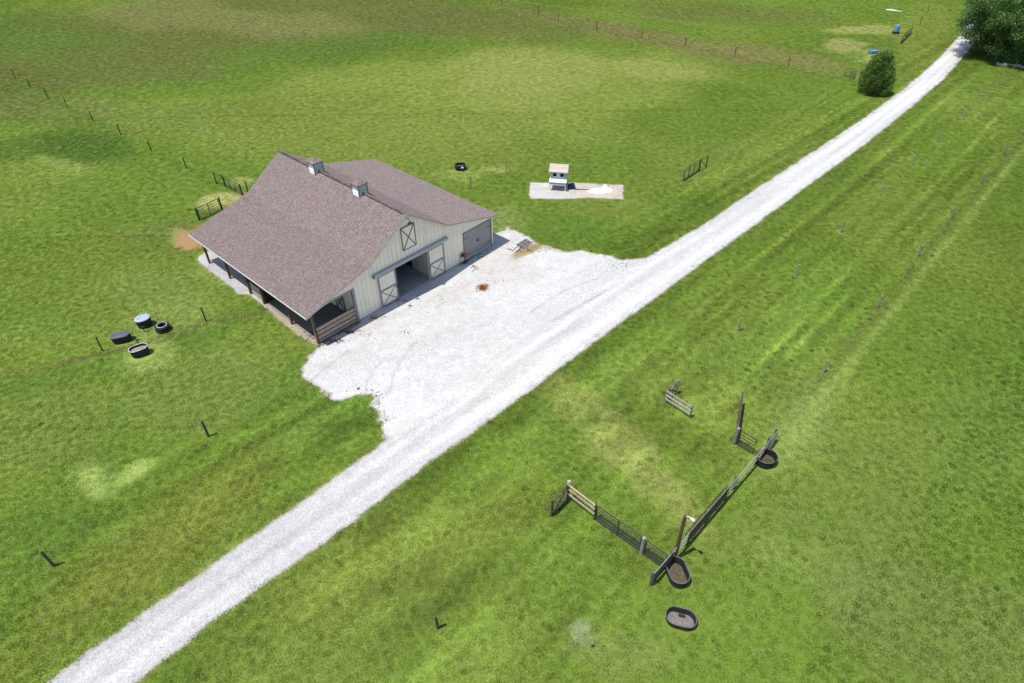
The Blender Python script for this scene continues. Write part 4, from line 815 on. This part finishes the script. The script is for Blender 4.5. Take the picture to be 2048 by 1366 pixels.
cloth('tarp', 'crumpled bright white tarp heaped on the pad beside the coop', 1201, 380, [(-1.2, -.6), (-.4, -.75), (.5, -.7), (1.1, -.45), (1.2, .15), (.95, .5), (.85, .85), (.45, .9), (.2, .5), (-.5, .35), (-1.1, .05), (-1.35, -.3)], .16, [(.6, .55, .3, .18), (-.4, -.1, .4, .08)])
for px, py, ln, ra in ((1192, 373.5, .7, -.15), (1214, 376, .25, 1.2), (1217, 377, .2, 1.0)):
    p = G(px, py); o = MB().tube([(0, 0, .0), (ln*.4, .05, .03), (ln*.7, -.02, .02), (ln, .02, .0)], .03, 5).build('stick', M_DARKW); o.location = (p.x, p.y, .24); o.rotation_euler = (0, 0, ra); tag(o, 'long bent dark stick lying on the white tarp' if ln > .5 else 'short dark stick lying on the white tarp', 'stick', 'sticks on the white tarp')
cloth('tarp', 'flat white sheet lying in the far pasture beyond the blue drum', 1787, 20.5, [(-1.3, -.3), (-.2, -.5), (1.1, -.6), (1.4, -.2), (.5, .1), (.1, .6), (-.8, .7), (-1.3, .3)], .05, [], R(-25), M_SHEET)
# drag harrow
A = G(1033, 491.6); B = G(1046, 499); Cc = G(1051, 480); ux = (B-A); uy = (Cc-A)
hw_ = thing('drag_harrow', 'rusty spike drag harrow lying at the edge of the gravel yard', 'harrow', (A.x, A.y, .012), 0)
def hp(a, b_, z): q = ux*a+uy*b_; return (q.x, q.y, z)
for i in range(5): MB().bar(hp(i/4, 0, .09), hp(i/4, 1, .09), .035, .035).build('frame_bar', M_RUSTY, hw_)
for j in range(6): MB().bar(hp(0, j/5, .12), hp(1, j/5, .12), .028, .025).build('cross_bar', M_RUSTY, hw_)
for i in range(0, 4, 2):
    for j in range(0, 5, 2): MB().bar(hp(i/4, j/5, .1), hp((i+1)/4, (j+1)/5, .1), .025, .025).build('link', M_RUSTY, hw_)
for i in range(5):
    for j in range(6): MB().loft([[(hp(i/4, j/5, 0)[0]+r*math.cos(k*1.571), hp(i/4, j/5, 0)[1]+r*math.sin(k*1.571), z) for k in range(4)] for r, z in ((.006, -.01), (.018, .16))]).build('spike', M_RUSTY, hw_)
for a in (.25, .7): MB().bar(hp(a, 0, .08), hp(a+.1, -.75, .04), .03, .03).build('tow_bar', M_RUSTY, hw_)
MB().bar(hp(.2, -.62, .05), hp(-.35, -.75, .04), .03, .03).build('tow_bar', M_RUSTY, hw_)
# far blue drum and trough
p = G(1791, 66.5); t = thing('blue_drum', 'blue plastic drum feeder on a dark base in the far pasture', 'drum', (p.x, p.y, 0), .3)
MB().loft([[(r*math.cos(k*math.pi/8), r*math.sin(k*math.pi/8), z) for k in range(16)] for r, z in ((.42, .30), (.46, .36), (.45, .6), (.47, .65), (.45, .7), (.45, .95), (.47, 1.0), (.45, 1.05), (.42, 1.28), (.36, 1.32))]).build('drum_body', M_BLUE, t)
MB().loft([[(r*math.cos(k*math.pi/8), r*math.sin(k*math.pi/8), z) for k in range(16)] for r, z in ((.52, .0), (.55, .05), (.55, .26), (.44, .29))]).build('base', M_RUBBER, t)
tank('pale blue oval trough partly hidden behind the cedar top', 1745, 107, 1.7, .9, .5, R(10), shell=M_BLUE, rim=M_BLUE, fill=M_BLUELID, fillz=.36, cat='trough')
# rocks under the tree
for k in range(9):
    f = k/8; px, py = 1996+f*50, 129+f*7+random.uniform(-2, 2); p = G(px, py); rd = random.Random(k)
    bm = bmesh.new(); bmesh.ops.create_icosphere(bm, subdivisions=2, radius=1)
    s = rd.uniform(.18, .36)
    for v in bm.verts: v.co *= 1+.35*(math.sin(v.co.x*3+k)*math.cos(v.co.y*2.6-k)+.5*rd.uniform(-.4, .4)); v.co = Vector((v.co.x*s*1.3, v.co.y*s, max(v.co.z*s*.7, -s*.25)))
    me_ = bpy.data.meshes.new('rock'); bm.to_mesh(me_); bm.free(); me_.materials.append(M_ROCK); o = bpy.data.objects.new('rock', me_); COL.objects.link(o); o.location = (p.x, p.y, s*.2); o.rotation_euler = (0, 0, rd.uniform(0, 6)); tag(o, 'pale field rock, %s from the drive in the row under the large tree' % ORD[k], 'rock', 'rocks along the tree shade')
# ------------------------------------------------------------------ trees
def leaf_mat(name, col, var):
    m, N_, L_, P_ = nodes(name)
    at = N_.new('ShaderNodeAttribute'); at.attribute_name = 'Col'
    df = N_.new('ShaderNodeBsdfDiffuse'); tl = N_.new('ShaderNodeBsdfTranslucent'); mx = N_.new('ShaderNodeMixShader'); mx.inputs[0].default_value = .25
    L_.new(at.outputs['Color'], df.inputs[0]); L_.new(at.outputs['Color'], tl.inputs[0]); L_.new(df.outputs[0], mx.inputs[1]); L_.new(tl.outputs[0], mx.inputs[2])
    gl = N_.new('ShaderNodeBsdfGlossy'); gl.inputs['Roughness'].default_value = .45; m2 = N_.new('ShaderNodeMixShader'); m2.inputs[0].default_value = .04; L_.new(mx.outputs[0], m2.inputs[1]); L_.new(gl.outputs[0], m2.inputs[2])
    L_.new(m2.outputs[0], N_['Material Output'].inputs['Surface']); return m
M_LEAF = leaf_mat('foliage', None, .3)
def leaves(name, pts, dirs, lens, wid, cols, parent):
    """one pointed leaf quad for each point"""
    n = len(pts); d = dirs/np.linalg.norm(dirs, axis=1)[:, None]; r = rng.normal(size=(n, 3)); s = np.cross(d, r); s /= np.linalg.norm(s, axis=1)[:, None]
    l = lens[:, None]; wd = wid[:, None]
    V_ = np.stack([pts, pts+d*l*.5+s*wd, pts+d*l, pts+d*l*.5-s*wd], 1).reshape(-1, 3); q = np.arange(n*4).reshape(n, 4)
    me_ = grid_mesh(name, V_, q); set_col(me_, np.repeat(cols, 4, 0)); me_.materials.append(M_LEAF); o = bpy.data.objects.new(name, me_); COL.objects.link(o); o.parent = parent; o['kind'] = 'stuff'; return o
def cedar(px, py, H_, Rm):
    p = G(px, py); t = thing('cedar_tree', 'dense egg shaped green cedar standing alone beside the drive', 'tree', (p.x, p.y, 0))
    MB().tube([(0, 0, -.1), (.03, .02, 1.5), (0, 0, H_*.8)], [.16, .13, .04], 8).build('trunk', M_BARK, t)
    n = 56000; ns = 430
    # upright sprays grouped into tufts for light and dark clumps
    za = rng.random(ns)**.8*.97; an = rng.random(ns)*2*np.pi
    def rad(f):
        g = np.clip((f-.3)/.7, 0, 1); return Rm*np.where(f < .3, .80+.2*np.sin(np.clip(f/.3, 0, 1)*1.57), np.clip(1-g**1.7, 0, 1)**.85)
    rr = rad(za)*(.86+.20*rng.random(ns)); cx = rr*np.cos(an); cy = rr*np.sin(an); cz = .05+za*H_
    k = rng.integers(0, ns, n); ax_ = np.stack([np.cos(an)*.55, np.sin(an)*.55, np.ones(ns)], 1)+rng.normal(size=(ns, 3))*.2; tt = rng.random(n)[:, None]*(.35+.45*rng.random(ns))[k][:, None]
    off = ax_[k]*tt+rng.normal(size=(n, 3))*np.array([.17, .17, .14])*(1.1-tt)
    pts = np.stack([cx[k]*.93, cy[k]*.93, cz[k]-.15], 1)+off; inner = rng.random(n) < .3
    f = rng.random(n)*.95; a2 = rng.random(n)*2*np.pi; r2 = rad(f)*np.sqrt(rng.random(n))*.85
    pts[inner] = np.stack([r2*np.cos(a2), r2*np.sin(a2), f*H_], 1)[inner]
    pts[:, 2] = np.clip(pts[:, 2], .02, None)
    out = pts*np.array([1, 1, 0]); out /= np.linalg.norm(out, axis=1)[:, None]+1e-6
    dirs = out*.9+np.array([0, 0, .8])+rng.normal(size=(n, 3))*.55
    tone = (.65+.7*rng.random(ns))[k]; c = np.array([.135, .245, .045])[None]*(tone*(.8+.4*rng.random(n)))[:, None]
    c[:, 0] *= 1+.5*(rng.random(n) < .3)
    leaves('crown', pts, dirs, .10+.14*rng.random(n), .022+.02*rng.random(n), c, t)
cedar(1745, 186, 5.1, 1.88)
def bigtree(px, py, H_, cr_, label, base=1.6, nl=60000, seed=1):
    p = G(px, py); t = thing('shade_tree', label, 'tree', (p.x, p.y, 0)); rd = random.Random(seed)
    tr = MB().tube([(0, 0, -.2), (.1, 0, 1.2), (.0, .15, H_*.35), (.2, .1, H_*.62)], [.42, .34, .27, .12], 10).build('trunk', M_BARK, t, smooth=True)
    ends = []
    for i in range(16):
        a = i*2.4+rd.uniform(-.3, .3); z0 = H_*rd.uniform(.16, .5); ln = cr_*rd.uniform(.55, .98); zt = min(z0+ln*rd.uniform(.1, .75), H_*.93)
        e = Vector((math.cos(a)*ln, math.sin(a)*ln, zt)); mdl = Vector((math.cos(a)*ln*.45, math.sin(a)*ln*.45, z0+(zt-z0)*.62))
        MB().tube([(0, 0, z0), mdl, e], [.15, .085, .025], 6).build('limb', M_BARK, t); ends += [mdl, e, (mdl+e)/2]
    nc = 170; C_ = []
    while len(C_) < nc:
        v = Vector((rd.gauss(0, 1), rd.gauss(0, 1), rd.gauss(0, 1))).normalized()*rd.random()**.33
        z = H_*.52+v.z*H_*.46; x, y = v.x*cr_, v.y*cr_
        if z < base: z = base+rd.random()*.8
        C_.append((x, y, z))
    C_ += [tuple(e) for e in ends]; C_ = np.array(C_); k = rng.integers(0, len(C_), nl)
    pts = C_[k]+rng.normal(size=(nl, 3))*np.array([.55, .55, .38]); pts[:, 2] = np.maximum(pts[:, 2], .35)
    out = pts-np.array([0, 0, H_*.45]); out /= np.linalg.norm(out, axis=1)[:, None]+1e-6
    dirs = out*.7+rng.normal(size=(nl, 3))*.6+np.array([0, 0, -.35])
    tone = (.7+.6*rng.random(len(C_)))[k]; c = np.array([.080, .16, .030])[None]*(tone*(.75+.5*rng.random(nl)))[:, None]
    leaves('crown', pts, dirs, .16+.14*rng.random(nl), .045+.035*rng.random(nl), c, t)
bigtree(1998, 114, 11, 7.2, 'large leafy tree overhanging the far end of the drive', 1.0, 110000)
bigtree(2130, 70, 10, 6, 'second leafy tree standing behind the large one at the drive', 1.4, 30000, 5)

# ------------------------------------------------------------------ ground cover scattered as real geometry
def proto_coll(name, meshes, m):
    c = bpy.data.collections.new(name)
    for i, mb in enumerate(meshes):
        me_ = bpy.data.meshes.new(name); me_.from_pydata(mb.v, [], mb.f); me_.materials.append(m); o = bpy.data.objects.new(name, me_); c.objects.link(o)
    return c
def scatter(name, label, x, y, z, scl, cols, coll, squash=None):
    n = len(x); me_ = bpy.data.meshes.new(name); me_.vertices.add(n); me_.vertices.foreach_set('co', np.stack([x, y, z], 1).astype(np.float32).ravel())
    a = me_.attributes.new('scl', 'FLOAT_VECTOR', 'POINT'); a.data.foreach_set('vector', scl.astype(np.float32).ravel())
    a = me_.attributes.new('rotv', 'FLOAT_VECTOR', 'POINT'); rv = np.zeros((n, 3), np.float32); rv[:, 2] = rng.random(n)*6.283; a.data.foreach_set('vector', rv.ravel())
    a = me_.attributes.new('icol', 'FLOAT_COLOR', 'POINT'); arr = np.ones((n, 4), np.float32); arr[:, :3] = np.clip(cols, 0, 1); a.data.foreach_set('color', arr.ravel())
    o = bpy.data.objects.new(name, me_); COL.objects.link(o); o['kind'] = 'stuff'; o['label'] = label
    ng = bpy.data.node_groups.new(name, 'GeometryNodeTree'); ng.interface.new_socket('Geometry', in_out='INPUT', socket_type='NodeSocketGeometry'); ng.interface.new_socket('Geometry', in_out='OUTPUT', socket_type='NodeSocketGeometry')
    NN, LL = ng.nodes, ng.links; gi = NN.new('NodeGroupInput'); go = NN.new('NodeGroupOutput'); ip = NN.new('GeometryNodeInstanceOnPoints'); ci = NN.new('GeometryNodeCollectionInfo')
    ci.inputs['Collection'].default_value = coll; ci.inputs['Separate Children'].default_value = True; ci.inputs['Reset Children'].default_value = True
    ip.inputs['Pick Instance'].default_value = True
    def named(nm, t): q = NN.new('GeometryNodeInputNamedAttribute'); q.data_type = t; q.inputs['Name'].default_value = nm; return q.outputs[0]
    m2p = NN.new('GeometryNodeMeshToPoints'); LL.new(gi.outputs[0], m2p.inputs[0])
    LL.new(m2p.outputs[0], ip.inputs['Points']); LL.new(ci.outputs[0], ip.inputs['Instance']); LL.new(named('rotv', 'FLOAT_VECTOR'), ip.inputs['Rotation']); LL.new(named('scl', 'FLOAT_VECTOR'), ip.inputs['Scale'])
    LL.new(ip.outputs[0], go.inputs[0]); md = o.modifiers.new('scatter', 'NODES'); md.node_group = ng; return o
m_gr = bpy.data.materials.new('grass_blade'); m_gr.use_nodes = True; N_ = m_gr.node_tree.nodes; L_ = m_gr.node_tree.links; P_ = N_['Principled BSDF']
at = N_.new('ShaderNodeAttribute'); at.attribute_type = 'INSTANCER'; at.attribute_name = 'icol'
df = N_.new('ShaderNodeBsdfDiffuse'); tl = N_.new('ShaderNodeBsdfTranslucent'); mx = N_.new('ShaderNodeMixShader'); mx.inputs[0].default_value = .3
L_.new(at.outputs['Color'], df.inputs[0]); L_.new(at.outputs['Color'], tl.inputs[0]); L_.new(df.outputs[0], mx.inputs[1]); L_.new(tl.outputs[0], mx.inputs[2]); L_.new(mx.outputs[0], N_['Material Output'].inputs['Surface'])
def tuft(nb, rad, seed, h=(.05, .11), wdt=(.010, .018)):
    rd = random.Random(seed); mb = MB(); lean0 = rd.uniform(0, 6.28)
    for i in range(nb):
        a = rd.uniform(0, 6.283); r = rad*math.sqrt(rd.random()); x, y = r*math.cos(a), r*math.sin(a); hh = rd.uniform(*h); wv = rd.uniform(*wdt); b = lean0+rd.gauss(0, 1.1); ln = rd.uniform(.2, 1.0)*hh
        px, py = -math.sin(b)*wv, math.cos(b)*wv; tx, ty = x+math.cos(b)*ln, y+math.sin(b)*ln
        mb.add([(x-px, y-py, -.004), (x+px, y+py, -.004), (tx, ty, hh)], [(0, 1, 2)])
    return mb
gc = proto_coll('grass_patch', [tuft(60, .25, s) for s in range(6)], m_gr)
# candidate points in the part of the pasture the photograph shows, plus a margin
def ring_pts(y0, y1, dens, margin):
    w0 = y1*.86+margin+16; st = dens**-.5; X, Y = np.meshgrid(np.arange(-w0, w0, st), np.arange(y0, y1, st)); x = X.ravel()+rng.uniform(-.5, .5, X.size)*st; y = Y.ravel()+rng.uniform(-.5, .5, X.size)*st; k = np.abs(x) < y*.80+margin+10; return x[k], y[k]
xs0 = []; ys0 = []; sc0 = []
for y0, y1, dn, s in ((8, 30, 13, .85), (30, 55, 11., .95), (55, 85, 6, 1.25), (85, 155, 4.2, 1.6)):
    x, y = ring_pts(y0, y1, dn, 6); xs0.append(x); ys0.append(y); sc0.append(np.full(len(x), s))
x = np.concatenate(xs0); y = np.concatenate(ys0); s = np.concatenate(sc0)
def bl(x, y): dx = x-BX; dy = y-BY; c, q = math.cos(BYAW), math.sin(BYAW); return dx*c+dy*q, -dx*q+dy*c
u, vv = bl(x, y); d = sd_drive(x, y); edge_n = rng.random(len(x))
ok = (d > -.45+.75*np.sqrt(edge_n)) & (sd_pad(x, y) > .15) & (polysd(APRONP, x, y) > .12) & ~((u > -5.9) & (u < 9.75) & (vv > -.1) & (vv < 17.4))
bare = blob_w(x, y, 370, 478, 34, 20, 20, .5, .3, 26); ok &= bare < .15+.5*rng.random(len(x))
for px, py, rr in ((1529.5, 925, .75), (1352, 1152, .85), (1360, 1243, .85), (291, 651, .65), (246, 682, .75), (282.5, 709, .75), (921, 339, .75), (1745, 107, .9), (327, 660, .5)): 
    q = G(px, py); ok &= np.hypot(x-q.x, y-q.y) > rr
x, y, s, d = x[ok], y[ok], s[ok], d[ok]
q = (x-_ra.x)*RN.x+(y-_ra.y)*RN.y
mown = ((q > -23) & (q < 12)).astype(float)
hn = fbm(x*.35, y*.35, 200, 4)
zs = np.minimum(s, 1.0)*(.8+.4*hn)*(1-.35*mown)*np.where((q > 11), .6, 1.0)*(.75+.5*rng.random(len(x)))
sxy = s*(.85+.3*rng.random(len(x)))
cg = pasture(x, y)*(1.25*(1+(rng.random(len(x))-.5)*np.where(s > 1.1, .30, np.where((x > 0) & (y < 36), .95, .55))))[:, None]
tall = rng.random(len(x)) < ((y < 48) & (x > -4))*.02+(y < 60)*.06*sstep(.58, .74, fbm(x*.3, y*.3, 313, 3)); zs[tall] *= 1.9; sxy[tall] *= .8; cg[tall] *= np.array([.62, .74, .7])
fl = rng.random(len(x)) < .07*sstep(.4, .7, fbm(x*.2, y*.2, 303, 3)); cg[fl] = cg[fl]*.4+np.array([.30, .32, .15])*.6
scatter('grass', 'short pasture grass', x, y, np.full(len(x), .0), np.stack([sxy, sxy, zs], 1), cg, gc)
print('grass patches', len(x))
# weeds on the gravel and the rusty leaf spot
wx = []; wy = []; wc = []; ws = []
for px, py, rx, ry, n, cc, sz in [(966, 575, 9, 6, 60, (.33, .17, .05), .35), (1110, 640, 0, 0, 0, 0, 0), (945, 533, 6, 4, 14, (.30, .26, .08), .3), (951, 539, 7, 4, 14, (.14, .17, .05), .3), (834, 598, 5, 4, 10, (.13, .18, .04), .3), (822, 613, 9, 4, 14, (.13, .18, .04), .3), (883, 596, 9, 5, 10, (.12, .15, .06), .22), (730, 670, 16, 9, 22, (.10, .12, .06), .2), (810, 665, 9, 6, 12, (.12, .16, .05), .25), (985, 560, 24, 14, 40, (.14, .15, .08), .18), (1210, 545, 40, 22, 60, (.15, .16, .08), .18), (1246, 530, 24, 10, 50, (.14, .16, .07), .22), (960, 505, 24, 8, 20, (.12, .10, .06), .25), (1060, 500, 32, 6, 60, (.26, .19, .07), .3), (1115, 496, 28, 6, 50, (.30, .24, .14), .25), (755, 800, 12, 22, 34, (.10, .16, .04), .3), (725, 780, 22, 7, 20, (.09, .15, .03), .3), (768, 830, 14, 16, 24, (.12, .15, .06), .25), (900, 790, 60, 40, 30, (.14, .15, .08), .16), (860, 720, 80, 60, 50, (.16, .16, .10), .15), (1020, 620, 100, 60, 60, (.16, .16, .10), .15), (1170, 590, 40, 12, 30, (.14, .14, .08), .18), (668, 683, 22, 4, 50, (.05, .045, .04), .3), (700, 664, 22, 4, 50, (.05, .045, .04), .3), (745, 636, 22, 4, 40, (.06, .055, .05), .25), (800, 602, 16, 3, 20, (.06, .06, .05), .25), (925, 525, 14, 4, 40, (.05, .045, .03), .3), (955, 512, 18, 4, 36, (.09, .06, .05), .25), (640, 690, 12, 6, 24, (.16, .15, .05), .35), (620, 672, 16, 10, 30, (.28, .22, .08), .35)]:
    for i in range(n):
        g = G(px+rng.normal()*rx*.55, py+rng.normal()*ry*.55); wx.append(g.x); wy.append(g.y); wc.append(np.array(cc)*(.6+.5*rng.random())); ws.append(sz*(.7+1.1*rng.random()))
ws = np.array(ws); scatter('weeds', 'sparse weeds and leaf litter on the gravel', np.array(wx), np.array(wy), np.full(len(wx), .013), np.stack([ws*.8, ws*.8, ws*1.1], 1), np.array(wc), gc)
# loose stones on the drive
def stone(seed):
    rd = random.Random(seed); bm = bmesh.new(); bmesh.ops.create_icosphere(bm, subdivisions=1, radius=1)
    mb = MB()
    for v in bm.verts: v.co *= rd.uniform(.7, 1.15)
    mb.v = [(v.co.x, v.co.y*.8, v.co.z*.6) for v in bm.verts]; mb.f = [tuple(v.index for v in f.verts) for f in bm.faces]; bm.free(); return mb
m_st = bpy.data.materials.new('limestone_chip'); m_st.use_nodes = True; at = m_st.node_tree.nodes.new('ShaderNodeAttribute'); at.attribute_type = 'INSTANCER'; at.attribute_name = 'icol'; m_st.node_tree.links.new(at.outputs['Color'], m_st.node_tree.nodes['Principled BSDF'].inputs['Base Color']); m_st.node_tree.nodes['Principled BSDF'].inputs['Roughness'].default_value = .95
sc_ = proto_coll('limestone_chip', [stone(i) for i in range(5)], m_st)
n = 300000; x = rng.uniform(ROADP[:, 0].min(), ROADP[:, 0].max(), n); y = rng.uniform(ROADP[:, 1].min(), 90, n); d = sd_drive(x, y); dens = np.where(d < -.6, .55, np.clip(.9-(d+.6)*.8, 0, 1)); k = (d < .45) & (rng.random(n) < dens); x, y, d = x[k], y[k], d[k]
u, vv = bl(x, y); k = ~((u > -5.7) & (u < 9.7) & (vv > 0) & (vv < 17)); x, y = x[k], y[k]; n = len(x)
s = .018+.028*rng.random(n)**2; c = np.array([.50, .49, .47])[None]*(.78+.36*rng.random(n))[:, None]
dk = rng.random(n) < .05; c[dk] *= .55
dd = sd_drive(x, y); ed_ = sstep(-.3, .0, dd)[:, None]*.7; c = c*(1-ed_)+np.array([.30, .235, .16])[None]*ed_
scatter('gravel_chips', 'loose limestone chips on the drive', x, y, np.full(n, .014), np.stack([s, s, s], 1), c, sc_); print('chips', n)
